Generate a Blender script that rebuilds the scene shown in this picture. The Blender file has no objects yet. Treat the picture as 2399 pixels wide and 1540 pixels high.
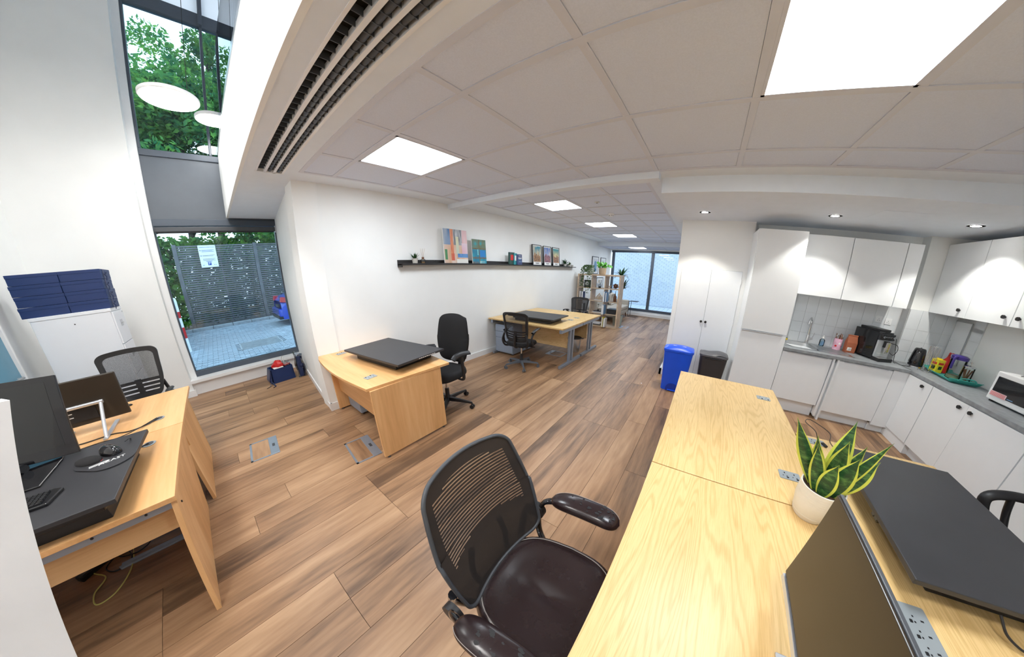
import bpy, math, random
from mathutils import Vector, Matrix
PI = math.pi
C = bpy.context.scene.collection
random.seed(7)
sc = bpy.context.scene

# ------------------------------------------------------------------ camera
cd = bpy.data.cameras.new('camera'); cam = bpy.data.objects.new('camera', cd); C.objects.link(cam); sc.camera = cam
r_, u_, f_ = (0.557159, -0.830227, 0.017246), (0.263183, 0.196242, 0.944576), (0.787597, 0.521740, -0.327839)
cam.matrix_world = Matrix(((r_[0], u_[0], -f_[0], 0), (r_[1], u_[1], -f_[1], 0), (r_[2], u_[2], -f_[2], 1.6748), (0, 0, 0, 1)))
cd.type = 'PANO'; cd.panorama_type = 'FISHEYE_LENS_POLYNOMIAL'
cd.sensor_width = 36; cd.sensor_fit = 'HORIZONTAL'; cd.fisheye_fov = 2 * PI
cd.shift_x, cd.shift_y = -0.0205116, 0.0455537
cd.fisheye_polynomial_k0 = 0
cd.fisheye_polynomial_k1, cd.fisheye_polynomial_k2, cd.fisheye_polynomial_k3, cd.fisheye_polynomial_k4 = -0.1094817229, 0.0008926882644, 0.00010995545295, -2.7031254526e-06
cd.clip_start = 0.02; cd.clip_end = 200

# ------------------------------------------------------------------ world, exposure
w = bpy.data.worlds.new('world'); sc.world = w; w.use_nodes = True
nt = w.node_tree; bg = nt.nodes['Background']
tc = nt.nodes.new('ShaderNodeTexCoord'); sep = nt.nodes.new('ShaderNodeSeparateXYZ'); rmp = nt.nodes.new('ShaderNodeValToRGB')
nt.links.new(tc.outputs['Generated'], sep.inputs[0]); nt.links.new(sep.outputs['Z'], rmp.inputs[0]); nt.links.new(rmp.outputs[0], bg.inputs[0])
rmp.color_ramp.elements[0].position = 0.0; rmp.color_ramp.elements[0].color = (0.93, 0.97, 1.0, 1)
rmp.color_ramp.elements[1].position = 0.7; rmp.color_ramp.elements[1].color = (0.72, 0.87, 1.0, 1)
bg.inputs[1].default_value = 1.35
sc.view_settings.view_transform = 'Standard'; sc.view_settings.look = 'None'
sc.view_settings.gamma = 1; sc.view_settings.use_curve_mapping = False
sc.view_settings.exposure = 1.28
sc.cycles.use_denoising = True
sc.cycles.max_bounces = 10; sc.cycles.diffuse_bounces = 5; sc.cycles.glossy_bounces = 4
sc.cycles.transparent_max_bounces = 16; sc.cycles.transmission_bounces = 6
sc.cycles.sample_clamp_indirect = 6.0
PANEL_E = 11.0      # ceiling panels
SPOT_W = 30.0       # kitchen downlights
PEND_E = 19.0

# ------------------------------------------------------------------ materials
M = {}
def new_mat(name):
    m = bpy.data.materials.new(name); m.use_nodes = True; M[name] = m
    return m, m.node_tree, m.node_tree.nodes['Principled BSDF']
def N(nt, t, **k):
    n = nt.nodes.new(t)
    for a, b in k.items():
        if a.startswith('i_'): n.inputs[a[2:].replace('_', ' ')].default_value = b
        else: setattr(n, a, b)
    return n
def mat(name, col, rough=0.5, metal=0.0, noise=0.03, nscale=8.0, bump=0.0, bscale=60.0, coat=0.0, spec=None, sheen=0.0):
    m, nt, b = new_mat(name)
    b.inputs['Roughness'].default_value = rough; b.inputs['Metallic'].default_value = metal
    if coat: b.inputs['Coat Weight'].default_value = coat; b.inputs['Coat Roughness'].default_value = 0.05
    if spec is not None: b.inputs['Specular IOR Level'].default_value = spec
    if sheen: b.inputs['Sheen Weight'].default_value = sheen
    co = N(nt, 'ShaderNodeTexCoord'); nz = N(nt, 'ShaderNodeTexNoise'); nz.inputs['Scale'].default_value = nscale; nz.inputs['Detail'].default_value = 4
    nt.links.new(co.outputs['Object'], nz.inputs['Vector'])
    rp = N(nt, 'ShaderNodeValToRGB')
    rp.color_ramp.elements[0].position = .3; rp.color_ramp.elements[1].position = .7
    rp.color_ramp.elements[0].color = (*[max(0, c * (1 - noise * 2)) for c in col], 1)
    rp.color_ramp.elements[1].color = (*[min(1, c * (1 + noise)) for c in col], 1)
    nt.links.new(nz.outputs['Fac'], rp.inputs[0]); nt.links.new(rp.outputs[0], b.inputs['Base Color'])
    if bump:
        n2 = N(nt, 'ShaderNodeTexNoise'); n2.inputs['Scale'].default_value = bscale; nt.links.new(co.outputs['Object'], n2.inputs['Vector'])
        bp = N(nt, 'ShaderNodeBump'); bp.inputs['Strength'].default_value = bump; bp.inputs['Distance'].default_value = 0.004
        nt.links.new(n2.outputs['Fac'], bp.inputs['Height']); nt.links.new(bp.outputs[0], b.inputs['Normal'])
    return m
def emit(name, col, s):
    m, nt, b = new_mat(name)
    b.inputs['Base Color'].default_value = (.9, .9, .9, 1)
    b.inputs['Emission Color'].default_value = (*col, 1); b.inputs['Emission Strength'].default_value = s
    return m
def wood(name, dark, mid, light, scale, stretch, rough=0.42, rnd=0.0, cathedral=0.0, bump=0.15, axis=0):
    m, nt, b = new_mat(name); b.inputs['Roughness'].default_value = rough
    co = N(nt, 'ShaderNodeTexCoord'); mp = N(nt, 'ShaderNodeMapping')
    s = [1.0, 1.0, 1.0]; s[axis] = 1.0 / stretch
    mp.inputs['Scale'].default_value = s
    oi = N(nt, 'ShaderNodeObjectInfo'); mul = N(nt, 'ShaderNodeMath', operation='MULTIPLY'); mul.inputs[1].default_value = 37.0
    nt.links.new(oi.outputs['Random'], mul.inputs[0])
    cb = N(nt, 'ShaderNodeCombineXYZ')
    for i in range(3): nt.links.new(mul.outputs[0], cb.inputs[i])
    va = N(nt, 'ShaderNodeVectorMath', operation='ADD'); nt.links.new(co.outputs['Object'], va.inputs[0]); nt.links.new(cb.outputs[0], va.inputs[1])
    nt.links.new(va.outputs[0], mp.inputs['Vector'])
    n1 = N(nt, 'ShaderNodeTexNoise'); n1.inputs['Scale'].default_value = scale; n1.inputs['Detail'].default_value = 6; n1.inputs['Distortion'].default_value = 0.6
    nt.links.new(mp.outputs[0], n1.inputs['Vector'])
    n2 = N(nt, 'ShaderNodeTexNoise'); n2.inputs['Scale'].default_value = scale * 9; n2.inputs['Detail'].default_value = 3
    nt.links.new(mp.outputs[0], n2.inputs['Vector'])
    mx = N(nt, 'ShaderNodeMath', operation='MULTIPLY_ADD'); mx.inputs[1].default_value = 0.35
    nt.links.new(n2.outputs['Fac'], mx.inputs[0]); nt.links.new(n1.outputs['Fac'], mx.inputs[2])
    fac = mx.outputs[0]
    if cathedral:
        wv = N(nt, 'ShaderNodeTexWave', wave_type='RINGS', rings_direction='X' if axis == 0 else 'Y'); wv.inputs['Scale'].default_value = cathedral
        wv.inputs['Distortion'].default_value = 7.0; wv.inputs['Detail'].default_value = 2.0; wv.inputs['Detail Scale'].default_value = 0.6
        nt.links.new(mp.outputs[0], wv.inputs['Vector'])
        m2 = N(nt, 'ShaderNodeMath', operation='MULTIPLY_ADD'); m2.inputs[1].default_value = 0.22
        nt.links.new(wv.outputs['Fac'], m2.inputs[0]); nt.links.new(fac, m2.inputs[2]); fac = m2.outputs[0]
    if rnd:
        m3 = N(nt, 'ShaderNodeMath', operation='MULTIPLY_ADD'); m3.inputs[1].default_value = rnd
        nt.links.new(oi.outputs['Random'], m3.inputs[0]); nt.links.new(fac, m3.inputs[2]); fac = m3.outputs[0]
    tot = 0.675 + (0.11 if cathedral else 0) + rnd / 2
    rp = N(nt, 'ShaderNodeValToRGB'); e = rp.color_ramp.elements
    e[0].position = max(0, tot - .22); e[0].color = (*dark, 1); e[1].position = min(1, tot + .22); e[1].color = (*light, 1)
    k = e.new(tot); k.color = (*mid, 1)
    nt.links.new(fac, rp.inputs[0]); nt.links.new(rp.outputs[0], b.inputs['Base Color'])
    if bump:
        bp = N(nt, 'ShaderNodeBump'); bp.inputs['Strength'].default_value = bump; bp.inputs['Distance'].default_value = 0.002
        nt.links.new(n2.outputs['Fac'], bp.inputs['Height']); nt.links.new(bp.outputs[0], b.inputs['Normal'])
    return m
def veneer(name, base, line, rough=.4, axes=(0, 1)):
    "oak veneer: contour lines of a long slow noise give the cathedral loops, streaks give the pores"
    m, nt, b = new_mat(name); b.inputs['Roughness'].default_value = rough
    co = N(nt, 'ShaderNodeTexCoord'); oi = N(nt, 'ShaderNodeObjectInfo'); mu = N(nt, 'ShaderNodeMath', operation='MULTIPLY'); mu.inputs[1].default_value = 19.0
    nt.links.new(oi.outputs['Random'], mu.inputs[0]); va = N(nt, 'ShaderNodeVectorMath', operation='ADD'); nt.links.new(co.outputs['Object'], va.inputs[0]); nt.links.new(mu.outputs[0], va.inputs[1])
    def nz(sl, sc_, det, dist=0.0):
        mp = N(nt, 'ShaderNodeMapping'); v = [1.0, 1.0, 1.0]; v[axes[0]] = sl; v[axes[1]] = sc_; mp.inputs['Scale'].default_value = v
        n = N(nt, 'ShaderNodeTexNoise'); n.inputs['Scale'].default_value = 1.0; n.inputs['Detail'].default_value = det; n.inputs['Distortion'].default_value = dist
        nt.links.new(va.outputs[0], mp.inputs['Vector']); nt.links.new(mp.outputs[0], n.inputs['Vector']); return n.outputs['Fac']
    a = N(nt, 'ShaderNodeMath', operation='MULTIPLY'); a.inputs[1].default_value = 170.0; nt.links.new(nz(.5, 6.0, 2.0, .1), a.inputs[0])
    s = N(nt, 'ShaderNodeMath', operation='SINE'); nt.links.new(a.outputs[0], s.inputs[0])
    p = N(nt, 'ShaderNodeMapRange'); p.inputs['From Min'].default_value = .0; p.inputs['From Max'].default_value = 1.0; p.inputs['To Max'].default_value = .38; nt.links.new(s.outputs[0], p.inputs['Value'])
    q = N(nt, 'ShaderNodeMapRange'); q.inputs['From Min'].default_value = .48; q.inputs['From Max'].default_value = .72; q.inputs['To Max'].default_value = .45; nt.links.new(nz(12, 420, 2), q.inputs['Value'])
    r = N(nt, 'ShaderNodeMapRange'); r.inputs['From Min'].default_value = .35; r.inputs['From Max'].default_value = .7; r.inputs['To Max'].default_value = .30; nt.links.new(nz(.8, 6, 1), r.inputs['Value'])
    t1 = N(nt, 'ShaderNodeMath', operation='ADD'); nt.links.new(p.outputs[0], t1.inputs[0]); nt.links.new(q.outputs[0], t1.inputs[1])
    t2 = N(nt, 'ShaderNodeMath', operation='ADD'); t2.use_clamp = True; nt.links.new(t1.outputs[0], t2.inputs[0]); nt.links.new(r.outputs[0], t2.inputs[1])
    mx = N(nt, 'ShaderNodeMix', data_type='RGBA'); mx.inputs[6].default_value = (*base, 1); mx.inputs[7].default_value = (*line, 1); nt.links.new(t2.outputs[0], mx.inputs[0]); nt.links.new(mx.outputs[2], b.inputs['Base Color'])
    return m
def leafmat(name, c0, c1):
    m = bpy.data.materials.new(name); m.use_nodes = True; M[name] = m; nt = m.node_tree; nt.nodes.clear(); o = N(nt, 'ShaderNodeOutputMaterial')
    co = N(nt, 'ShaderNodeTexCoord'); n = N(nt, 'ShaderNodeTexNoise'); n.inputs['Scale'].default_value = 2.2; n.inputs['Detail'].default_value = 3; nt.links.new(co.outputs['Object'], n.inputs['Vector'])
    rp = N(nt, 'ShaderNodeValToRGB'); rp.color_ramp.elements[0].position = .35; rp.color_ramp.elements[1].position = .65; rp.color_ramp.elements[0].color = (*c0, 1); rp.color_ramp.elements[1].color = (*c1, 1); nt.links.new(n.outputs['Fac'], rp.inputs[0])
    a = N(nt, 'ShaderNodeBsdfTranslucent'); d = N(nt, 'ShaderNodeBsdfDiffuse'); mx = N(nt, 'ShaderNodeMixShader'); mx.inputs[0].default_value = .55
    nt.links.new(rp.outputs[0], a.inputs[0]); nt.links.new(rp.outputs[0], d.inputs[0]); nt.links.new(a.outputs[0], mx.inputs[1]); nt.links.new(d.outputs[0], mx.inputs[2]); nt.links.new(mx.outputs[0], o.inputs[0]); return m
def glass(name, tint, refl=0.12, ior=1.45, rough=0.0, mixmin=0.0):
    m = bpy.data.materials.new(name); m.use_nodes = True; M[name] = m; nt = m.node_tree; nt.nodes.clear()
    o = N(nt, 'ShaderNodeOutputMaterial'); t = N(nt, 'ShaderNodeBsdfTransparent'); g = N(nt, 'ShaderNodeBsdfGlossy'); mx = N(nt, 'ShaderNodeMixShader'); fr = N(nt, 'ShaderNodeFresnel')
    t.inputs[0].default_value = (*tint, 1); g.inputs['Roughness'].default_value = rough; fr.inputs[0].default_value = ior
    ad = N(nt, 'ShaderNodeMath', operation='MULTIPLY_ADD'); ad.inputs[1].default_value = 1.0; ad.inputs[2].default_value = mixmin; ad.use_clamp = True
    nt.links.new(fr.outputs[0], ad.inputs[0]); nt.links.new(ad.outputs[0], mx.inputs[0]); nt.links.new(t.outputs[0], mx.inputs[1]); nt.links.new(g.outputs[0], mx.inputs[2]); nt.links.new(mx.outputs[0], o.inputs[0])
    return m
def meshfab(name, col, scale, open_amt, lines=None, thresh=0.5):
    "see-through woven mesh: small holes in object space"
    m = bpy.data.materials.new(name); m.use_nodes = True; M[name] = m; nt = m.node_tree; b = nt.nodes['Principled BSDF']
    b.inputs['Base Color'].default_value = (*col, 1); b.inputs['Roughness'].default_value = 0.8
    co = N(nt, 'ShaderNodeTexCoord'); out = nt.nodes['Material Output']
    tr = N(nt, 'ShaderNodeBsdfTransparent'); mx = N(nt, 'ShaderNodeMixShader')
    if lines:
        sp = N(nt, 'ShaderNodeSeparateXYZ'); nt.links.new(co.outputs['Object'], sp.inputs[0])
        s = N(nt, 'ShaderNodeMath', operation='MULTIPLY'); s.inputs[1].default_value = lines * 2 * PI; nt.links.new(sp.outputs['Z'], s.inputs[0])
        sn = N(nt, 'ShaderNodeMath', operation='SINE'); nt.links.new(s.outputs[0], sn.inputs[0])
        mr = N(nt, 'ShaderNodeMapRange'); mr.inputs['From Min'].default_value = 0.0; mr.inputs['From Max'].default_value = 0.7; mr.inputs['To Min'].default_value = 0.02; mr.inputs['To Max'].default_value = open_amt
        nt.links.new(sn.outputs[0], mr.inputs['Value']); nt.links.new(mr.outputs[0], mx.inputs[0])
    else:
        ck = N(nt, 'ShaderNodeTexVoronoi'); ck.inputs['Scale'].default_value = scale; nt.links.new(co.outputs['Object'], ck.inputs['Vector'])
        mr = N(nt, 'ShaderNodeMapRange'); mr.inputs['From Min'].default_value = 0.2; mr.inputs['From Max'].default_value = 0.6; mr.inputs['To Min'].default_value = open_amt; mr.inputs['To Max'].default_value = open_amt * .55
        nt.links.new(ck.outputs['Distance'], mr.inputs['Value']); nt.links.new(mr.outputs[0], mx.inputs[0])
    nt.links.new(b.outputs[0], mx.inputs[1]); nt.links.new(tr.outputs[0], mx.inputs[2]); nt.links.new(mx.outputs[0], out.inputs[0])
    return m

WHITE = mat('wall_paint', (.86, .87, .86), .75, noise=.01, nscale=3, bump=.05, bscale=180)
PLAST = mat('ceiling_plaster', (.78, .84, .92), .8, noise=.01, bump=.05, bscale=150)
TILE = mat('ceiling_tile', (.70, .76, .90), .9, noise=.02, nscale=120, bump=.25, bscale=420)
BAR = mat('grid_bar', (.66, .69, .78), .6, noise=.01)
SKIRT = mat('skirting_gloss', (.84, .85, .86), .35, noise=.01)
FLOOR = wood('floor_wood', (.11, .060, .032), (.315, .178, .094), (.47, .295, .168), 3.6, 9, rough=.42, rnd=.07, bump=.12)
GAPM = mat('floor_joint', (.05, .03, .02), .9)
OAK = veneer('oak_desk', (.78, .545, .25), (.56, .345, .12), rough=.38)
OAKD = veneer('oak_panel', (.70, .49, .25), (.50, .32, .13), rough=.42, axes=(0, 2))
BEECH = wood('beech_desk', (.64, .34, .13), (.76, .43, .185), (.84, .52, .25), 5, 14, rough=.4, bump=.06, axis=1)
BEECHP = wood('beech_panel', (.62, .33, .13), (.75, .43, .19), (.84, .53, .26), 5, 14, rough=.45, bump=.06, axis=2)
BEECHX = wood('beech_rail', (.54, .30, .13), (.68, .42, .20), (.78, .52, .28), 5, 14, rough=.45, bump=.06, axis=0)
SHELFW = wood('shelf_oak', (.46, .33, .22), (.60, .45, .31), (.70, .55, .40), 6, 12, rough=.5, bump=.05, axis=1)
EDGE = mat('desk_edge', (.72, .50, .22), .45, noise=.05)
STEELB = mat('silver_frame', (.34, .40, .49), .35, metal=.55, noise=.02)
STEEL = mat('brushed_steel', (.62, .64, .66), .28, metal=1, noise=.03)
CHROME = mat('chrome', (.75, .76, .78), .1, metal=1, noise=.0)
SILVER = mat('silver_plastic', (.62, .64, .68), .3, metal=.6, noise=.01)
BLACK = mat('black_plastic', (.014, .014, .016), .42, noise=.1)
BLACKG = mat('black_gloss', (.008, .008, .010), .08, noise=.0, coat=.5)
BLACKM = mat('black_laminate', (.030, .030, .034), .42, noise=.06, nscale=6)
CHARC = mat('charcoal_plastic', (.06, .065, .075), .45, noise=.04)
FABRIC = mat('black_fabric', (.012, .011, .012), .95, noise=.15, nscale=300, bump=.3, bscale=500)
LEATHER = mat('dark_leather', (.020, .011, .012), .24, noise=.01, nscale=30, bump=.02, bscale=500)
NYLON = mat('grey_nylon', (.11, .125, .15), .4, noise=.03)
KWHITE = mat('kitchen_white', (.84, .87, .90), .3, noise=.005)
KGLOSS = mat('kitchen_gloss', (.84, .87, .90), .06, noise=.003, coat=.6)
WTOP = mat('worktop_grey', (.27, .29, .31), .4, noise=.12, nscale=18)
CTILE = mat('white_ceramic', (.74, .77, .80), .12, noise=.01, coat=.4)
GROUT = mat('grout', (.62, .63, .64), .9)
FRAME = mat('window_frame_grey', (.075, .095, .125), .4, noise=.02)
PANEL = mat('spandrel_grey', (.105, .122, .145), .5, noise=.02)
NAVY = mat('navy_card', (.009, .030, .125), .5, noise=.03)
NAVYS = mat('navy_satin', (.012, .025, .09), .3, noise=.05)
CABW = mat('cabinet_white', (.78, .81, .86), .3, noise=.005)
PED = mat('pedestal_grey', (.30, .36, .46), .4, noise=.02)
BLUE = mat('bin_blue', (.006, .085, .72), .35, noise=.03)
BINK = mat('bin_charcoal', (.040, .038, .040), .4, noise=.04)
BINL = mat('bin_lid_grey', (.10, .10, .11), .35, noise=.04)
LEDGE = mat('shelf_black', (.022, .020, .020), .5, noise=.05)
POTW = mat('pot_white', (.72, .68, .60), .45, noise=.03, bump=.3, bscale=20)
POTG = mat('pot_sage', (.42, .47, .42), .6, noise=.04)
POTB = mat('pot_sand', (.48, .36, .24), .6, noise=.04)
POTC = mat('pot_concrete', (.50, .48, .44), .8, noise=.06)
SOIL = mat('soil', (.045, .022, .012), .95, noise=.3, nscale=80)
LEAF1 = mat('leaf_dark', (.012, .06, .016), .4, noise=.3, nscale=30)
LEAF2 = mat('leaf_lime', (.09, .33, .03), .4, noise=.25, nscale=12)
LEAF3 = mat('leaf_ivy', (.06, .13, .03), .5, noise=.35, nscale=25)
LEAFE = mat('leaf_margin', (.58, .62, .08), .4, noise=.1)
STEMM = mat('stem', (.09, .11, .03), .6)
BROWNP = mat('kraft_brown', (.34, .10, .045), .55, noise=.06)
PAPER = mat('paper_white', (.80, .80, .78), .7, noise=.01)
TEALT = mat('tray_teal', (.06, .42, .36), .35, noise=.02)
RED = mat('red_plastic', (.55, .012, .012), .3, noise=.03)
YEL = mat('yellow_tin', (.80, .66, .03), .35, noise=.03)
PURP = mat('jug_lid_purple', (.05, .03, .22), .3)
PINK = mat('tin_pink', (.72, .42, .55), .35, noise=.1, nscale=14)
COPPER = mat('copper', (.62, .25, .13), .25, metal=.9)
SPONGE = mat('sponge_yellow', (.70, .48, .05), .9, bump=.4)
SOFA = mat('sofa_beige', (.52, .48, .42), .9, noise=.04, bump=.2, bscale=300)
CLEAR = glass('clear_glass', (.95, .97, .97), ior=1.35)
CLEARB = glass('clear_blue', (.75, .85, .92), ior=1.35)
WGLASS = glass('window_glass', (.78, .91, .97), ior=1.5)
WGLASS2 = glass('window_glass_far', (.76, .85, .95), ior=1.45)
TEALG = mat('teal_glass', (.12, .32, .46), .12, noise=.02)
FILM = glass('plastic_film', (.8, .86, .92), ior=1.4, rough=.15, mixmin=.12)
LIGHTP = emit('panel_light', (.86, .935, 1.0), PANEL_E)
PENDL = emit('pendant_light', (1, .98, .95), PEND_E)
DOWNL = emit('downlight_led', (1, .97, .9), 40)
SLAT = mat('fence_slat_grey', (.13, .13, .145), .7, noise=.15, nscale=5)
PAVE = mat('paver_grey', (.36, .40, .46), .85, noise=.15, nscale=6, bump=.3)
PAVEJ = mat('paver_joint', (.10, .11, .12), .95)
KERB = mat('kerb_stone', (.33, .35, .38), .85, noise=.1)
CARB = mat('car_blue', (.004, .05, .48), .18, noise=.02, coat=.8)
TYRE = mat('tyre', (.012, .012, .013), .8)
TAIL = mat('tail_red', (.5, .01, .02), .15, coat=.5)
BARK = mat('bark', (.085, .065, .055), .95, noise=.3, nscale=14, bump=.6, bscale=30)
TREEL = leafmat('tree_leaf', (.03, .15, .07), (.17, .38, .07))
BRICKB = mat('pale_brick', (.74, .77, .80), .8, noise=.03, nscale=3.0, bump=.2)
GROUTO = mat('brick_joint', (.30, .33, .37), .9)
BRICKR = mat('red_brick', (.25, .10, .07), .85, noise=.2, nscale=5)
DECK = mat('deck_pale', (.62, .64, .66), .7, noise=.06)
KNOB = mat('knob_black', (.010, .009, .009), .35)
BOOKG = mat('book_green', (.02, .07, .06), .5); BOOKT = mat('book_teal', (.03, .28, .33), .5); BOOKN = mat('book_navy', (.03, .05, .15), .5)
BOOKW = mat('book_white', (.72, .72, .72), .5); BOOKLB = mat('book_blue', (.16, .30, .50), .5); BOOKY = mat('book_yellow', (.80, .70, .02), .5)
INKW = mat('ink_white', (.85, .85, .85), .6); INKK = mat('ink_black', (.02, .02, .02), .6); INKB = mat('ink_blue', (.01, .06, .35), .5); INKR = mat('ink_red', (.6, .02, .02), .5)
CORDY = mat('cord_yellow', (.62, .60, .18), .45); WOODB = mat('brown_wood', (.18, .07, .03), .5, noise=.15)
SOCK = mat('socket_grey', (.36, .40, .42), .4, metal=.3)
LINING = mat('void_black', (.004, .004, .004), .9)
SCREEN = mat('screen_glass', (.006, .007, .008), .05, coat=.6)
SCREENM = mat('monitor_matt', (.035, .026, .018), .28)
MESH1 = meshfab('mesh_lines', (.016, .011, .009), 0, .50, lines=80)
MESH0 = meshfab('mesh_dense', (.014, .010, .009), 0, .035, lines=95)
MESH2 = meshfab('mesh_woven', (.02, .02, .025), 320, .55)
MESH3 = meshfab('mesh_woven_dense', (.02, .02, .022), 320, .25)

BLINDT = bpy.data.materials.new('blind_fabric'); BLINDT.use_nodes = True; _n = BLINDT.node_tree; _n.nodes.clear()
_o = N(_n, 'ShaderNodeOutputMaterial'); _a = N(_n, 'ShaderNodeBsdfTranslucent'); _b = N(_n, 'ShaderNodeBsdfDiffuse'); _m = N(_n, 'ShaderNodeMixShader'); _a.inputs[0].default_value = (.8, .86, .95, 1); _b.inputs[0].default_value = (.8, .84, .9, 1)
_n.links.new(_a.outputs[0], _m.inputs[1]); _n.links.new(_b.outputs[0], _m.inputs[2]); _n.links.new(_m.outputs[0], _o.inputs[0])
# ------------------------------------------------------------------ geometry
class MB:
    def __init__(s): s.v = []; s.f = []; s.c = None
    def add(s, vs, fs):
        o = len(s.v); s.v += [tuple(v) for v in vs]; s.f += [tuple(i + o for i in f) for f in fs]; return s
    def box(s, x0, x1, y0, y1, z0, z1, m=None):
        vs = [Vector((x, y, z)) for x in (x0, x1) for y in (y0, y1) for z in (z0, z1)]
        if m is not None: vs = [m @ v for v in vs]
        return s.add(vs, [(0, 1, 3, 2), (4, 6, 7, 5), (0, 4, 5, 1), (2, 3, 7, 6), (0, 2, 6, 4), (1, 5, 7, 3)])
    def cyl(s, p0, p1, r0, r1=None, n=16, cap=True):
        r1 = r0 if r1 is None else r1; p0 = Vector(p0); p1 = Vector(p1); d = (p1 - p0).normalized()
        a = d.orthogonal().normalized(); b = d.cross(a); vs = []
        for p, r in ((p0, r0), (p1, r1)):
            for i in range(n):
                t = 2 * PI * i / n; vs.append(p + (a * math.cos(t) + b * math.sin(t)) * r)
        fs = [(i, (i + 1) % n, n + (i + 1) % n, n + i) for i in range(n)]
        if cap: fs += [tuple(range(n))[::-1], tuple(range(n, 2 * n))]
        return s.add(vs, fs)
    def tube(s, pts, r, n=8, closed=False, flat=None):
        pts = [Vector(p) for p in pts]; k = len(pts); vs = []; prev = None
        for i, p in enumerate(pts):
            if closed: d = pts[(i + 1) % k] - pts[i - 1]
            else: d = pts[min(i + 1, k - 1)] - pts[max(i - 1, 0)]
            d = d.normalized() if d.length > 1e-9 else Vector((0, 0, 1))
            if prev is None: a = d.orthogonal().normalized()
            else:
                a = prev - d * prev.dot(d); a = a.normalized() if a.length > 1e-6 else d.orthogonal().normalized()
            prev = a; b = d.cross(a); rr = r[i] if isinstance(r, (list, tuple)) else r
            for j in range(n):
                t = 2 * PI * j / n; vs.append(p + (a * math.cos(t) + b * math.sin(t) * (flat or 1)) * rr)
        fs = []
        for i in range(k if closed else k - 1):
            for j in range(n):
                a0 = i * n + j; a1 = i * n + (j + 1) % n; b0 = ((i + 1) % k) * n + j; b1 = ((i + 1) % k) * n + (j + 1) % n
                fs.append((a0, a1, b1, b0))
        if not closed: fs += [tuple(range(n))[::-1], tuple(range((k - 1) * n, k * n))]
        return s.add(vs, fs)
    def lathe(s, prof, c=(0, 0, 0), n=24, sx=1, sy=1):
        vs = []
        for r, z in prof:
            for i in range(n):
                t = 2 * PI * i / n; vs.append((c[0] + r * sx * math.cos(t), c[1] + r * sy * math.sin(t), c[2] + z))
        fs = []
        for k in range(len(prof) - 1):
            for i in range(n): fs.append((k * n + i, k * n + (i + 1) % n, (k + 1) * n + (i + 1) % n, (k + 1) * n + i))
        if prof[0][0] > 1e-5: fs.append(tuple(range(n))[::-1])
        if prof[-1][0] > 1e-5: fs.append(tuple(range((len(prof) - 1) * n, len(prof) * n)))
        return s.add(vs, fs)
    def prism(s, poly, a0, a1, axis=2, m=None):
        n = len(poly); vs = []
        for a in (a0, a1):
            for p, q in poly:
                v = Vector((p, q, a)) if axis == 2 else (Vector((p, a, q)) if axis == 1 else Vector((a, p, q)))
                vs.append(m @ v if m is not None else v)
        return s.add(vs, [tuple(range(n))[::-1], tuple(range(n, 2 * n))] + [(i, (i + 1) % n, n + (i + 1) % n, n + i) for i in range(n)])
    def grid(s, fn, nu, nv, thick=0.0):
        vs = [Vector(fn(i / nu, j / nv)) for j in range(nv + 1) for i in range(nu + 1)]
        q = [(j * (nu + 1) + i, j * (nu + 1) + i + 1, (j + 1) * (nu + 1) + i + 1, (j + 1) * (nu + 1) + i) for j in range(nv) for i in range(nu)]
        if not thick: return s.add(vs, q)
        w1 = nu + 1; ns = []
        for j in range(nv + 1):
            for i in range(nu + 1):
                du = vs[j * w1 + min(i + 1, nu)] - vs[j * w1 + max(i - 1, 0)]; dv = vs[min(j + 1, nv) * w1 + i] - vs[max(j - 1, 0) * w1 + i]
                c = du.cross(dv); ns.append(c.normalized() if c.length > 1e-12 else Vector((0, 0, 1)))
        back = [v - n * thick for v, n in zip(vs, ns)]; L = len(vs)
        fs = q + [tuple(L + i for i in f)[::-1] for f in q]
        rim = [i for i in range(w1)] + [j * w1 + nu for j in range(1, nv + 1)] + [nv * w1 + i for i in range(nu - 1, -1, -1)] + [j * w1 for j in range(nv - 1, 0, -1)]
        for a in range(len(rim)):
            p, r2 = rim[a], rim[(a + 1) % len(rim)]; fs.append((p, L + p, L + r2, r2))
        return s.add(vs + back, fs)
    def build(s, name, m, parent=None, smooth=None, bevel=0.0, seg=2, kind=None):
        me = bpy.data.meshes.new(name); me.from_pydata(s.v, [], s.f); me.validate(); me.update()
        if smooth is not None:
            for p in me.polygons: p.use_smooth = True
            me.set_sharp_from_angle(angle=math.radians(smooth))
        me.materials.append(m)
        o = bpy.data.objects.new(name, me); C.objects.link(o)
        if parent is not None: o.parent = parent
        if bevel:
            b = o.modifiers.new('bevel', 'BEVEL'); b.width = bevel; b.segments = seg; b.limit_method = 'ANGLE'; b.angle_limit = math.radians(50); b.harden_normals = False
        if kind: o['kind'] = kind
        return o
def BX(*a, **k): return MB().box(*a, **k)
def tag(o, label, cat, group=None):
    o['label'] = label; o['category'] = cat
    if group: o['group'] = group
    return o
def thing(name, label, cat, loc=(0, 0, 0), rz=0.0, group=None):
    o = bpy.data.objects.new(name, None); C.objects.link(o); o.location = loc; o.rotation_euler = (0, 0, rz); o.empty_display_size = .05
    return tag(o, label, cat, group)
def struct(o): o['kind'] = 'structure'; return o
def mesh_link(name, me, parent, loc, rot=(0, 0, 0), sc_=(1, 1, 1)):
    o = bpy.data.objects.new(name, me); C.objects.link(o); o.parent = parent; o.location = loc; o.rotation_euler = rot; o.scale = sc_; return o
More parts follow.
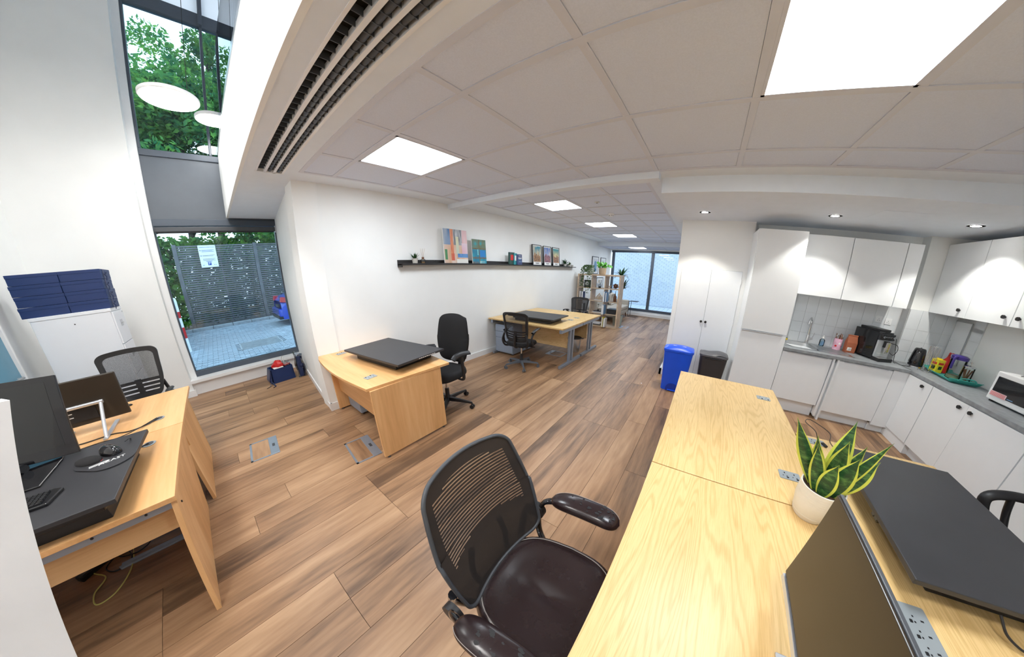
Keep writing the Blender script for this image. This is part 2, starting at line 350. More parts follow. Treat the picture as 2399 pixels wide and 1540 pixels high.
def dup(root, loc, rz, label, group=None, scale=None):
    r = root.copy(); C.objects.link(r); r.location = loc; r.rotation_euler = (root.rotation_euler[0], root.rotation_euler[1], rz); r['label'] = label
    if group: r['group'] = group
    if scale: r.scale = scale
    for ch in list(root.children):
        c = ch.copy(); C.objects.link(c); c.parent = r
        for g in ch.children:
            d = g.copy(); C.objects.link(d); d.parent = c
    return r
def text(name, body, size, m, parent, mw, ext=0.0004, align='CENTER'):
    "flat lettering: mw maps the text plane (x right, y up) to the parent's space"
    cu = bpy.data.curves.new(name, 'FONT'); cu.body = body; cu.size = size; cu.align_x = align; cu.align_y = 'CENTER'; cu.extrude = ext; cu.resolution_u = 2
    t = bpy.data.objects.new(name, cu); C.objects.link(t); bpy.context.view_layer.update()
    me = bpy.data.meshes.new_from_object(t.evaluated_get(bpy.context.evaluated_depsgraph_get())); me.name = name
    bpy.data.objects.remove(t); me.materials.clear(); me.materials.append(m)
    o = bpy.data.objects.new(name, me); C.objects.link(o); o.parent = parent; o.matrix_local = mw; return o
def basis(origin, xd, yd):
    x = Vector(xd).normalized(); y = Vector(yd).normalized(); z = x.cross(y)
    return Matrix(((x.x, y.x, z.x, origin[0]), (x.y, y.y, z.y, origin[1]), (x.z, y.z, z.z, origin[2]), (0, 0, 0, 1)))
def paint(name, nx, ny, fn, parent, corner, xd, yd, rough=.5, gloss=False):
    "flat print: a grid in the plane corner + u*xd + v*yd whose faces carry the printed colours fn(u, v)"
    c = Vector(corner); xd = Vector(xd); yd = Vector(yd)
    mb = MB().grid(lambda u, v: c + xd * u + yd * v, nx, ny); me = bpy.data.meshes.new(name); me.from_pydata(mb.v, [], mb.f)
    at = me.color_attributes.new('print', 'FLOAT_COLOR', 'CORNER')
    k = 0
    for j in range(ny):
        for i in range(nx):
            col = fn((i + .5) / nx, (j + .5) / ny)
            for _ in range(4): at.data[k].color = (*col, 1); k += 1
    mm = bpy.data.materials.get('print') or None
    if mm is None:
        mm, nt, b = new_mat('print'); a = N(nt, 'ShaderNodeVertexColor'); a.layer_name = 'print'; nt.links.new(a.outputs[0], b.inputs['Base Color']); b.inputs['Roughness'].default_value = rough
    me.materials.append(mm); o = bpy.data.objects.new(name, me); C.objects.link(o)
    if parent is not None: o.parent = parent
    return o
def rbox(w, d, h, r, n=5, z0=0.0, taper=1.0):
    "box with rounded vertical edges, as lathe-like rings"
    mb = MB(); prof = []
    for cx, cy, a0 in ((w / 2 - r, d / 2 - r, 0), (-w / 2 + r, d / 2 - r, PI / 2), (-w / 2 + r, -d / 2 + r, PI), (w / 2 - r, -d / 2 + r, 1.5 * PI)):
        for i in range(n + 1):
            t = a0 + PI / 2 * i / n; prof.append((cx + r * math.cos(t), cy + r * math.sin(t)))
    k = len(prof)
    vs = [(x * taper, y * taper, z0) for x, y in prof] + [(x, y, z0 + h) for x, y in prof]
    mb.add(vs, [tuple(range(k))[::-1], tuple(range(k, 2 * k))] + [(i, (i + 1) % k, k + (i + 1) % k, k + i) for i in range(k)])
    return mb

# ================================================================== THE ROOM
FZ = -0.02
fl = struct(BX(-2.3, 11.2, -3.4, 3.7, -.12, FZ).box(-2.3, 1.2, 3.7, 6.3, -.12, FZ).build('floor', GAPM))
PLK = {}
def plank_mesh(L, W):
    key = (round(L, 3), round(W, 3))
    if key not in PLK:
        mb = BX(0.0012, L - .0012, .0012, W - .0012, FZ, 0.0); me = bpy.data.meshes.new('plank'); me.from_pydata(mb.v, [], mb.f); me.materials.append(FLOOR); PLK[key] = me
    return PLK[key]
def plank_run(x0, x1, y0, W, off):
    x = x0 - off
    while x < x1:
        a, b = max(x, x0), min(x + 1.42, x1)
        if b - a > .03: mesh_link('plank', plank_mesh(b - a, W), fl, (a, y0, 0))
        x += 1.42
rr = random.Random(3)
y = -3.3; W = .225
while y < 6.0:
    off = rr.choice([0, .28, .56, .84, 1.12])+ .1
    Wc = min(W, 6.08 - y)
    if y + W <= .42: plank_run(-1.9, 5.0 if y < -.6 else 4.75, y, Wc, off)
    elif y < .42: plank_run(-1.9, 4.70, y, Wc, off); plank_run(4.70, 10.9, .42, y + W - .42, off)
    elif y + W <= 3.6: plank_run(-1.9, 10.9, y, Wc, off)
    elif y < 3.6: plank_run(-1.9, .81, y, Wc, off); plank_run(.81, 10.9, y, 3.6 - y, off)
    else: plank_run(-1.9, .86 + max(0, (y - 3.6)) * .09, y, Wc, off)
    y += W
# walls -------------------------------------------------------------
H = 6.3
struct(BX(.80, 11.1, 3.60, 3.9, -.1, 3.4).build('wall_left', WHITE))
def rwall(name, p0, p1, t, z0, z1, m):
    "wall slab between two plan points, thickness t to the left of p0->p1"
    p0 = Vector(p0); p1 = Vector(p1); d = (p1 - p0).normalized(); n = Vector((-d.y, d.x)) * t
    return struct(MB().prism([tuple(p0), tuple(p1), tuple(p1 + n), tuple(p0 + n)], z0, z1).build(name, m))
rwall('wall_bay_right', (1.06, 6.32), (.80, 3.60), .25, -.1, 3.62, WHITE)          # return wall of the window bay
struct(BX(1.0, 4.6, 6.0, 6.4, 3.55, H).build('wall_upper_bay', WHITE))
struct(BX(-2.1, -.68, 5.95, 6.4, -.1, H).build('wall_window', WHITE))              # wall beside the tall window
struct(BX(-2.1, -1.87, -3.5, 6.0, -.1, H).build('wall_far_left', WHITE))
struct(BX(-2.1, 6.0, -3.55, -3.30, -.1, H).build('wall_right', WHITE))
struct(BX(4.5, 4.6, -3.4, 6.3, 3.65, H).build('wall_upper', WHITE))
struct(BX(4.90, 5.1, -3.4, -.60, -.1, 2.62).build('wall_kitchen', WHITE))
struct(BX(4.70, 5.1, -.60, .42, -.1, 2.62).build('wall_cupboard', WHITE))
struct(BX(5.0, 11.1, .2, .42, -.1, 2.75).build('wall_corridor', WHITE))
struct(MB().prism([(4.90, -2.72), (4.74, -2.72), (4.74, -3.32), (4.90, -3.32)], -.1, 2.52).build('wall_corner_column', WHITE))
# far window wall
struct(BX(10.95, 11.15, .2, 3.7, -.1, .14).build('wall_far_sill', SKIRT))
struct(BX(10.9, 11.15, .2, 3.7, 2.50, 2.8).build('wall_far_head', WHITE))
struct(BX(-2.1, 4.6, -3.5, 6.4, H, H + .1).build('ceiling_upper', PLAST))
# ceiling -----------------------------------------------------------
CZ = 2.67
ce = struct(BX(.35, 1.144, -3.4, 3.28, CZ, CZ + .06).box(.35, 3.0, 3.28, 3.62, CZ, CZ + .06).box(.35, .85, 3.28, 6.3, CZ, CZ + .06).box(.85, 1.2, 3.6, 6.3, CZ, CZ + .06)
            .box(.35, 5.0, -3.4, 3.62, CZ + .10, 3.62).box(.35, 1.2, 3.5, 6.3, CZ + .06, 3.62).box(4.9, 11.1, .2, 3.7, CZ + .12, 2.95).build('ceiling', PLAST))
# cut the plaster round the slot diffuser by rebuilding that slab
me = ce.data; ce.data = (MB().box(.35, .455, -3.4, 3.28, CZ, CZ + .06).box(.455, .70, 3.42, 6.1, CZ, CZ + .06).box(.70, .83, -3.4, 3.27, CZ, CZ + .06).box(.35, .455, 3.28, 6.1, CZ, CZ + .06)
    .box(.70, 2.93, 3.27, 3.62, CZ, CZ + .06).box(.70, 1.2, 3.62, 6.1, CZ, CZ + .06).box(.35, 5.0, -3.4, 3.62, CZ + .10, 3.62).box(.35, 1.2, 3.5, 6.1, CZ + .08, 3.62).box(4.9, 11.1, .2, 3.7, CZ + .12, 2.95)
    .box(2.98, 9.6, 3.14, 3.62, CZ, CZ + .08).box(2.98, 9.6, .30, .70, CZ, CZ + .08).build('tmp', PLAST)).data
bpy.data.objects.remove(bpy.data.objects['tmp']); bpy.data.meshes.remove(me)
TL = {}
def tile(x0, x1, y0, y1, par, z=CZ):
    key = (round(x1 - x0, 3), round(y1 - y0, 3))
    if key not in TL:
        mb = BX(.0225, key[0] - .0225, .0225, key[1] - .0225, .003, .02); m_ = bpy.data.meshes.new('ceiling_tile'); m_.from_pydata(mb.v, [], mb.f); m_.materials.append(TILE); TL[key] = m_
    mesh_link('ceiling_tile', TL[key], par, (x0, y0, z))
bars = [MB(), MB()]
def grid_ceiling(xs, ys, lights, par, z=CZ):
    for a in range(len(xs) - 1):
        for b in range(len(ys) - 1):
            if (a, b) not in lights: tile(xs[a], xs[a + 1], ys[b], ys[b + 1], par, z)
    for k, x in enumerate(xs): BX(x - .021, x + .021, ys[0] - .01, ys[-1] + .01, z - .003, z + .006).build('grid_bar', BAR, par)
    for b, yy in enumerate(ys):
        for a in range(len(xs) - 1): pass
        BX(xs[0], xs[-1], yy - .021, yy + .021, z - .002, z + .006).build('grid_bar', BAR, par)
xs1 = [.83, 1.141, 1.861, 2.581, 2.93]
ys1 = [-3.30, -3.054, -2.334, -1.614, -.894, -.174, .546, 1.266, 1.986, 2.706, 3.28]
grid_ceiling(xs1, ys1, [(1, 8), (1, 4)], ce)
xs2 = [3.08, 3.665, 4.315, 4.97, 5.63, 6.28, 6.94, 7.59, 8.25, 8.90, 9.52]
ys2 = [.70, 1.28, 1.90, 2.52, 3.15]
grid_ceiling(xs2, ys2, [(1, 2), (4, 2), (7, 2)], ce)
xs3 = [9.60, 9.90, 10.50, 10.95]; ys3 = [.42, .80, 1.42, 2.04, 2.66, 3.28, 3.60]
c3 = struct(BX(9.52, 11.1, .3, 3.62, 2.56, 2.66).build('ceiling_far', PLAST))
grid_ceiling(xs3, ys3, [(1, 3)], c3, 2.535)
# beams and the kitchen soffit
struct(BX(2.93, 3.06, .52, 3.6, 2.60, CZ + .05).build('trim_1', PLAST))
struct(BX(2.93, 3.16, -3.3, .52, CZ - .002, CZ + .05).build('trim_3', PLAST))
struct(BX(9.50, 9.60, .42, 3.6, 2.54, CZ + .05).build('trim_2', PLAST))
struct(BX(3.15, 4.92, -3.3, .52, 2.512, CZ).box(4.6, 11, .38, .52, 2.70, CZ).build('ceiling_kitchen', PLAST))
# access hatch outline in the soffit
hq = struct(BX(3.62, 4.02, -2.10, -1.62, 2.5095, 2.512).build('ceiling_access_hatch', PLAST))
# slab edge of the upper floor over the void
struct(BX(.33, .36, -3.4, 6.1, CZ - .004, 3.62).build('wall_void_edge', WHITE))
# skirtings ------------------------------------------------------------
struct(BX(.80, 10.95, 3.575, 3.60, 0, .10).build('baseboard_left', SKIRT))
rwall('baseboard_bay', (1.02, 6.08), (.785, 3.575), .03, 0, .10, SKIRT)
struct(BX(-1.87, -.66, 5.925, 5.95, 0, .10).build('baseboard_window', SKIRT))
struct(BX(4.66, 4.70, -.56, .455, 0, .10).box(4.66, 10.9, .42, .455, 0, .10).build('baseboard_corridor', SKIRT))
struct(BX(10.90, 10.95, .42, 3.6, 0, .10).build('baseboard_far', SKIRT))
# tall window ---------------------------------------------------------------
GY = 6.22
w1 = struct(BX(-.68, 1.1, 6.00, 6.30, -.05, .24).box(-.70, 1.06, 5.94, 6.05, .20, .245).build('window_1', SKIRT))      # sill box
BX(-.68, -.60, GY - .10, GY + .04, .24, 6.2).build('jamb', SKIRT, w1)
def fr(name, x0, x1, z0, z1, y0=GY - .05, y1=GY + .05): return BX(x0, x1, y0, y1, z0, z1).build(name, FRAME, w1, bevel=.006)
fr('bottom_rail', -.60, 1.1, .24, .33); fr('head_rail', -.60, 1.1, 2.56, 2.66); fr('stile', -.60, -.585, .33, 2.56); fr('stile', 1.025, 1.1, .33, 2.56)
fr('upper_sill_rail', -.60, 1.1, 3.53, 3.62); fr('upper_head_rail', -.60, 1.1, 5.52, 5.70); fr('stile', -.60, -.57, 3.62, 5.52); fr('mullion', .225, .26, 3.62, 5.52)
fr('mullion', .215, .265, 5.52, 6.25, GY - .10, GY + .05)
BX(-.59, 1.05, GY - .004, GY + .004, .33, 2.56).build('glass_pane', WGLASS, w1)
BX(-.57, .225, GY - .004, GY + .004, 3.62, 5.52).build('glass_pane', WGLASS, w1)
BX(.26, 1.1, GY - .004, GY + .004, 3.62, 5.52).build('glass_pane', WGLASS, w1)
BX(-.60, 1.1, GY - .03, GY + .03, 2.66, 3.53).build('spandrel_panel', PANEL, w1, bevel=.004)
MB().add([(-.60, GY, 5.70), (1.1, GY, 5.70), (1.1, GY, 6.3), (-.60, GY, 6.3)], [(0, 1, 2, 3)]).build('top_blind', BLINDT, w1)
bl = tag(BX(-.585, 1.02, GY - .13, GY - .06, 2.465, 2.54).build('roller_blind', CHARC, bevel=.012), 'dark grey rolled-up roller blind across the top of the ground-floor window', 'blind')
BX(-.57, 1.0, GY - .11, GY - .09, 2.45, 2.468).build('hem_bar', BLACK, bl, bevel=.003); BX(1.02, 1.045, GY - .13, GY - .07, 2.45, 2.56).build('bracket', SILVER, bl)
# far window ------------------------------------------------------------------
FX = 11.02
w2 = struct(BX(FX - .09, FX + .02, .42, 3.6, .10, .16).build('window_2', SKIRT))
for a, b, c_, d in ((.42, 3.55, .16, .26), (.42, 3.55, 2.42, 2.52), (3.42, 3.52, .26, 2.42), (1.86, 1.97, .26, 2.42), (.42, .50, .26, 2.42)):
    BX(FX - .04, FX + .04, a, b, c_, d).build('frame_bar', FRAME, w2, bevel=.006)
BX(FX - .004, FX + .004, .50, 1.86, .26, 2.42).build('glass_pane', WGLASS2, w2); BX(FX - .004, FX + .004, 1.97, 3.42, .26, 2.42).build('glass_pane', WGLASS2, w2)
# door on the far left wall ----------------------------------------------------
d1 = struct(BX(-1.87, -1.855, 3.9, 4.82, .05, 2.15).build('door_1', TEALG))
BX(-1.87, -1.82, 4.82, 4.92, 0, 2.25).build('door_frame', SKIRT, d1, bevel=.01); BX(-1.87, -1.84, 4.92, 5.02, 0, 2.25).build('architrave', SKIRT, d1, bevel=.01); BX(-1.87, -1.82, 3.8, 4.92, 2.15, 2.25).build('door_frame', SKIRT, d1)
cyl_h = MB().cyl((-1.84, 4.70, 1.0), (-1.80, 4.70, 1.0), .012).cyl((-1.80, 4.70, 1.0), (-1.80, 4.58, 1.0), .011); cyl_h.build('door_handle', STEEL, d1, smooth=40)

# glass balustrade on the upper slab edge
gb = thing('glass_balustrade', 'clear glass balustrade on the upper floor edge above the void', 'balustrade', (.345, 0, 3.62))
for a, b in ((1.2, 3.4), (3.42, 6.05)): BX(-.006, .006, a, b, .0, 1.05).build('glass_panel', CLEARB, gb)
BX(-.02, .02, 1.2, 6.05, -.02, .04).build('base_channel', STEEL, gb)

# slot diffuser -------------------------------------------------------------------
sd = thing('slot_diffuser', 'long black three-slot air diffuser set in the ceiling edge', 'air vent', (.455, 0, CZ))
SL = [(.02, .068), (.10, .148), (.178, .222)]
BX(.0, .245, -3.3, 3.42, .045, .055).build('backing', LINING, sd)
for a, b in ((.0, .016), (.072, .096), (.152, .174), (.226, .245)): BX(a, b, -3.3, 3.42, -.004, .03).build('rail', SILVER if False else SKIRT, sd)
BX(0, .245, 3.405, 3.42, -.004, .03).build('end_cap', SKIRT, sd)
for k, (a, b) in enumerate(SL[1:]): MB().cyl(((a + b) / 2, -3.3, .018), ((a + b) / 2, 3.40, .018), .017, n=10).build('air_baffle', CHARC, sd, smooth=40)
rb = MB(); 
for (a, b) in SL:
    yy = -.6
    while yy < 3.38: rb.box(a, b, yy, yy + .004, .0, .035); yy += .07
rb.build('slot_rib', CHARC, sd, kind='stuff')

# ceiling light panels ---------------------------------------------------------------
def light_panel(x0, x1, y0, y1, z, label):
    t = thing('ceiling_light', label, 'ceiling light', ((x0 + x1) / 2, (y0 + y1) / 2, z), group='square light panels in the ceiling grid')
    a, b = (x1 - x0) / 2 - .02, (y1 - y0) / 2 - .02
    MB().box(-a, a, -b, -b + .018, -.004, .012).box(-a, a, b - .018, b, -.004, .012).box(-a, -a + .018, -b, b, -.004, .012).box(a - .018, a, -b, b, -.004, .012).build('frame', BAR, t)
    MB().add([(-a + .017, -b + .017, .002), (-a + .017, b - .017, .002), (a - .017, b - .017, .002), (a - .017, -b + .017, .002)], [(0, 1, 2, 3)]).build('diffuser', LIGHTP, t)
    BX(-a, a, -b, b, .006, .03).build('back_tray', BAR, t)
light_panel(1.141, 1.861, 1.986, 2.706, CZ, 'glowing square ceiling panel nearest the black slot vent')
light_panel(1.141, 1.861, -.894, -.174, CZ, 'largest glowing ceiling panel, cut off by the top of the photo on the right')
light_panel(3.665, 4.315, 1.90, 2.52, CZ, 'first glowing square panel beyond the ceiling beam, above the wall shelf')
light_panel(5.63, 6.28, 1.90, 2.52, CZ, 'second glowing square panel beyond the ceiling beam')
light_panel(7.59, 8.25, 1.90, 2.52, CZ, 'third glowing square panel beyond the beam, before the far bulkhead')
light_panel(9.90, 10.50, 2.04, 2.66, 2.535, 'small glowing panel in the lower ceiling right before the far window')

# kitchen downlights ------------------------------------------------------------------
def downlight(x, y, label):
    t = thing('downlight', label, 'downlight', (x, y, 2.51), group='recessed downlights in the kitchen soffit')
    MB().lathe([(.070, -.003), (.070, .0), (.052, .0), (.052, -.003)], n=28).lathe([(.052, -.003), (.070, -.003)], n=28).build('trim_ring', SKIRT, t, smooth=40)
    for i in range(7):
        a = i * PI / 3; r = 0 if i == 6 else .03
        MB().lathe([(.0, -.004), (.012, -.0035), (.012, .002)], c=(r * math.cos(a), r * math.sin(a), 0), n=12).build('led', DOWNL, t)
    l = bpy.data.lights.new('downlight_beam', 'SPOT'); l.energy = SPOT_W; l.spot_size = math.radians(105); l.spot_blend = .35; l.shadow_soft_size = .05; l.color = (1, .97, .88)
    o = bpy.data.objects.new('downlight_beam', l); C.objects.link(o); o.parent = t; o.location = (0, 0, -.012)
downlight(4.11, .10, 'round downlight above the white double cupboard')
downlight(4.02, -1.33, 'round downlight in front of the sink wall cabinets')
downlight(3.95, -2.62, 'round downlight near the right-hand wall cabinets')

# round pendants in the void, and discs in place of their window reflections
def pendant(x, y, z, r, label):
    t = thing('pendant_lamp', label, 'pendant lamp', (x, y, z), group='round white pendant lamps in the tall window void')
    MB().lathe([(r * .96, 0), (r, .01), (r, .035), (r * .96, .045), (.0, .045)], n=40).build('drum', SKIRT, t, smooth=40)
    MB().lathe([(0, -.004), (r * .95, -.002), (r * .96, .004)], n=40).build('diffuser', PENDL, t, smooth=40)
    MB().cyl((r * .6, 0, .04), (r * .6, 0, 6.28 - z), .003, n=6).build('wire', BLACK, t)
pendant(-.13, 4.55, 3.64, .26, 'big round white disc standing in for a pendant reflection in the upper window')  # glowing disc added in place of a reflection in the glass
pendant(.30, 5.60, 3.93, .22, 'second white disc standing in for a pendant reflection, half hidden behind the white void edge')  # also a reflection, built as a glowing disc
pendant(-.85, 2.3, 4.5, .42, 'large round white pendant lamp over the left desks, above the frame')
pendant(-.95, .2, 4.5, .42, 'large round white pendant lamp over the void behind the left edge of the frame')
# smoke detector and sensor
t = thing('smoke_detector', 'white round smoke detector under the far ceiling tiles', 'smoke detector', (4.83, 1.62, CZ))
MB().lathe([(.0, -.055), (.028, -.052), (.036, -.035), (.036, -.03)], n=24).build('sensor_head', SKIRT, t, smooth=40)
MB().lathe([(.036, -.032), (.052, -.026), (.055, -.006), (.055, 0)], n=24).build('base', SKIRT, t, smooth=40)
for i in range(6): BX(-.003, .003, .034, .038, -.046, -.034, m=Matrix.Rotation(i * PI / 3, 4, 'Z')).build('vent_slot', CHARC, t)
t = thing('ceiling_sensor', 'small flat grey sensor disc in a far ceiling tile', 'sensor', (4.00, 1.57, CZ)); MB().lathe([(0, -.012), (.03, -.010), (.045, 0)], n=24).build('disc', SILVER, t, smooth=40)
MB().lathe([(0, -.016), (.012, -.014), (.016, -.009)], n=16).build('lens', CHARC, t, smooth=40)
t = thing('ceiling_hook_cover', 'tiny square cover plate on the ceiling tile near the left light panel', 'cover plate', (2.42, 2.62, CZ)); BX(-.03, .03, -.03, .03, -.004, .004).build('plate', TILE, t, bevel=.002)

# wall shelf ------------------------------------------------------------------------------
sh = thing('wall_shelf', 'long black picture ledge fixed along the white wall', 'shelf', (2.0, 3.6, 1.73))
BX(0, 5.5, -.115, 0, .0, .018).build('ledge_board', LEDGE, sh, bevel=.002); BX(0, .62, -.012, 0, .018, .075).build('back_rail', LEDGE, sh); BX(.63, 5.1, -.012, 0, .018, .075).build('back_rail', LEDGE, sh)
BX(0, 5.1, -.115, -.107, .018, .026).build('front_lip', LEDGE, sh); BX(0, .012, -.115, 0, -.025, .02).build('end_bracket', LEDGE, sh)

# ---- outside: street side ---------------------------------------------------------------
OG = .10
gd = struct(BX(-9, 12, 6.45, 22, OG - .3, OG - .03).build('ground_outside', PAVEJ))
pm = bpy.data.meshes.new('paver'); mb = BX(.004, .196, .004, .096, -.03, 0); pm.from_pydata(mb.v, [], mb.f); pm.materials.append(PAVE)
cnt = 0; rest = MB(); pr_ = random.Random(5)
yy = 6.5; row = 0
while yy < 13.5:
    xx = -1.9 + (row % 2) * .1
    while xx < 2.7:
        if not (.18 < xx + .1 < 1.12 and 8.3 < yy + .05 < 9.25):
            if cnt < 300 and abs(xx - .2) < 1.0 and yy > 7.6: mesh_link('paver', pm, gd, (xx, yy, OG + pr_.uniform(-.003, .003))); cnt += 1
            else: rest.box(xx + .004, xx + .196, yy + .004, yy + .096, OG - .03, OG + pr_.uniform(-.003, .003))
        xx += .2
    yy += .1; row += 1
rest.build('paver_field', PAVE, gd, kind='stuff')
dg = thing('drain_grate', 'ribbed metal drain grate set in the grey pavers', 'drain grate', (.65, 8.78, OG))
BX(-.45, .45, -.46, .46, -.03, -.012).build('pit', LINING, dg); MB().box(-.47, .47, -.48, -.45, -.03, .004).box(-.47, .47, .45, .48, -.03, .004).box(-.47, -.44, -.48, .48, -.03, .004).box(.44, .47, -.48, .48, -.03, .004).build('frame', KERB, dg)
for i in range(18): BX(-.45, .45, -.43 + i * .05, -.405 + i * .05, -.015, .003).build('grate_bar', KERB, dg)
kb = thing('kerb', 'pale stone kerb along the foot of the slatted fence', 'kerb', (0, 13.55, OG))
for i in range(9): BX(-1.6 + i * .62, -1.6 + i * .62 + .61, -.14, .14, -.05, .10).build('kerb_stone', KERB, kb, bevel=.012)
# fence
fe = thing('slat_fence', 'tall dark grey horizontal slat fence outside the window', 'fence', (0, 13.85, OG))
for px in (-.92, 1.52, 3.9): BX(px - .06, px + .06, -.06, .06, 0, 2.95).build('fence_post', SLAT, fe, bevel=.01)
fs = bpy.data.meshes.new('fence_slat'); mb = BX(0, 2.30, -.012, .012, 0, .051); fs.from_pydata(mb.v, [], mb.f); fs.materials.append(SLAT)
for b, x0 in enumerate((-.85, 1.58)):
    for i in range(38): mesh_link('fence_slat', fs, fe, (x0, -.03, .10 + i * .0745))
for x0 in (.35, 2.7): BX(x0 - .02, x0 + .02, .0, .03, .05, 2.9).build('batten', SLAT, fe)
sg = thing('parking_sign', 'white parking conditions sign fixed high on the slat fence', 'sign', (.0, 13.78, 2.62))
BX(-.26, .26, -.006, .006, -.38, .38).build('board', PAPER, sg, bevel=.004)
text('heading', 'PARKING CONDITIONS', .042, INKB, sg, basis((0, -.009, .31), (1, 0, 0), (0, 0, 1)))
for i, (zz, n_) in enumerate(((.21, 3), (.03, 2), (-.09, 3))):
    for k in range(n_): BX(-.17, .20 - .05 * (k % 2), -.0085, -.006, zz - k * .028, zz - k * .028 + .009).build('text_line', SLAT if i else INKB, sg)
    if i < 2: MB().cyl((-.21, -.009, zz - .01), (-.21, -.006, zz - .01), .016, n=14).build('bullet', INKB, sg)
BX(-.05, .05, -.009, -.006, -.31, -.20).build('parking_symbol', INKB, sg); text('letter', 'P', .12, INKW, sg, basis((0, -.0105, -.253), (1, 0, 0), (0, 0, 1)))
BX(-.09, .09, -.0085, -.006, -.182, -.168).build('text_line', INKB, sg); BX(-.21, -.16, -.0085, -.006, -.31, -.29).build('text_line', BOOKLB, sg)
for x in (.13, .18): MB().cyl((x, -.0085, -.30), (x, -.006, -.30), .011, n=12).build('badge', INKB, sg)
for x in (-.24, .24):
    for z in (-.36, .36): MB().cyl((x, -.012, z), (x, -.005, z), .008, n=10).build('screw', STEEL, sg)
# side brick wall and bollard
bw = thing('brick_wall', 'low red brick side wall left of the slat fence outside', 'wall', (-1.55, 12.6, OG))
BX(-.10, .10, -3.0, 1.2, 0, 1.3).build('core', PAVEJ, bw); brk = MB()
for r in range(17):
    for k in range(19):
        a = -3.0 + k * .225 + (r % 2) * .11
        brk.box(.10, .112, a + .006, min(a + .219, 1.2), r * .075 + .006, r * .075 + .069)
brk.build('brick_face', BRICKR, bw, kind='stuff'); BX(-.12, .12, -3.0, 1.2, 1.3, 1.36).build('coping', KERB, bw)
for k in range(8): BX(-.02, .02, -2.8 + k * .5, -2.76 + k * .5, 1.36, 2.1).build('railing_bar', SLAT, bw)
BX(-.02, .02, -2.9, 1.1, 2.06, 2.1).build('top_rail', SLAT, bw)
bo = thing('bollard', 'white and red bollard standing at the left edge of the window view', 'bollard', (-.90, 9.6, OG))
MB().lathe([(.055, 0), (.055, 1.25), (.045, 1.32), (0, 1.34)], n=20).build('post', SKIRT, bo, smooth=40); MB().lathe([(.057, .35), (.057, .62)], n=20).build('red_band', RED, bo, smooth=40); MB().lathe([(.057, .85), (.057, 1.0)], n=20).build('red_band', RED, bo, smooth=40)
# car
ca = thing('parked_car', 'bright blue parked car seen at its tail beside the fence', 'car', (1.62, 11.6, OG))
def body(u, v):
    # u along the length (rear 0 -> front 1), v around the section from left sill over the roof to the right sill
    L = 3.9; x = L * u; k = [(0, .80, .74), (.04, .95, .80), (.12, 1.05, .86), (.5, 1.0, .88), (.8, .92, .86), (.97, .75, .78), (1, .5, .66)]
    for a, b in zip(k, k[1:]):
        if a[0] <= u <= b[0]: f = (u - a[0]) / (b[0] - a[0]); h = a[1] + (b[1] - a[1]) * f; w_ = a[2] + (b[2] - a[2]) * f; break
    t = PI * v; cx = -math.cos(t); sx = math.copysign(abs(cx) ** .35, cx) * w_; z = .22 + (h - .22) * (math.sin(t) ** .35 if math.sin(t) > 0 else 0)
    return (x, sx, z)
MB().grid(body, 40, 24).build('body', CARB, ca, smooth=45)
def cabin(u, v):
    k = [(0, .90, .76), (.25, 1.42, .62), (.6, 1.46, .62), (1, .96, .72)]
    for a, b in zip(k, k[1:]):
        if a[0] <= u <= b[0]: f = (u - a[0]) / (b[0] - a[0]); h = a[1] + (b[1] - a[1]) * f; w_ = a[2] + (b[2] - a[2]) * f; break
    t = PI * v; cx = -math.cos(t); return (.25 + 2.5 * u, math.copysign(abs(cx) ** .3, cx) * w_, .85 + (h - .85) * math.sin(t) ** .3 if 0 < v < 1 else .85)
MB().grid(cabin, 24, 20).build('cabin_glass', BLACKG, ca, smooth=45)
MB().prism([(.95, 1.47), (2.0, 1.50), (2.0, 1.46), (.95, 1.43)], -.58, .58, axis=1).build('roof', CARB, ca, bevel=.02)
BX(-.10, .16, -.74, .74, .30, .56).build('rear_bumper', CARB, ca, bevel=.05); BX(-.12, .02, -.70, .70, .22, .34).build('bumper_skirt', BLACK, ca, bevel=.02)
for s in (-1, 1): MB().prism([(-.02, .78), (.22, .74), (.30, .90), (.02, .94)], s * .70 - .09, s * .70 + .09, axis=1).build('tail_light', TAIL, ca, bevel=.015)
BX(-.03, .03, -.26, .26, .58, .68).build('number_plate', CHARC, ca, bevel=.004)
for x in (.72, 3.1):
    for s in (-1, 1):
        wh = MB().cyl((x, s * .70, .31), (x, s * .88, .31), .31, n=28).build('wheel', TYRE, ca, smooth=40, bevel=.02); MB().cyl((x, s * .885, .31), (x, s * .89, .31), .19, n=20).build('hub', STEEL, wh, smooth=40)
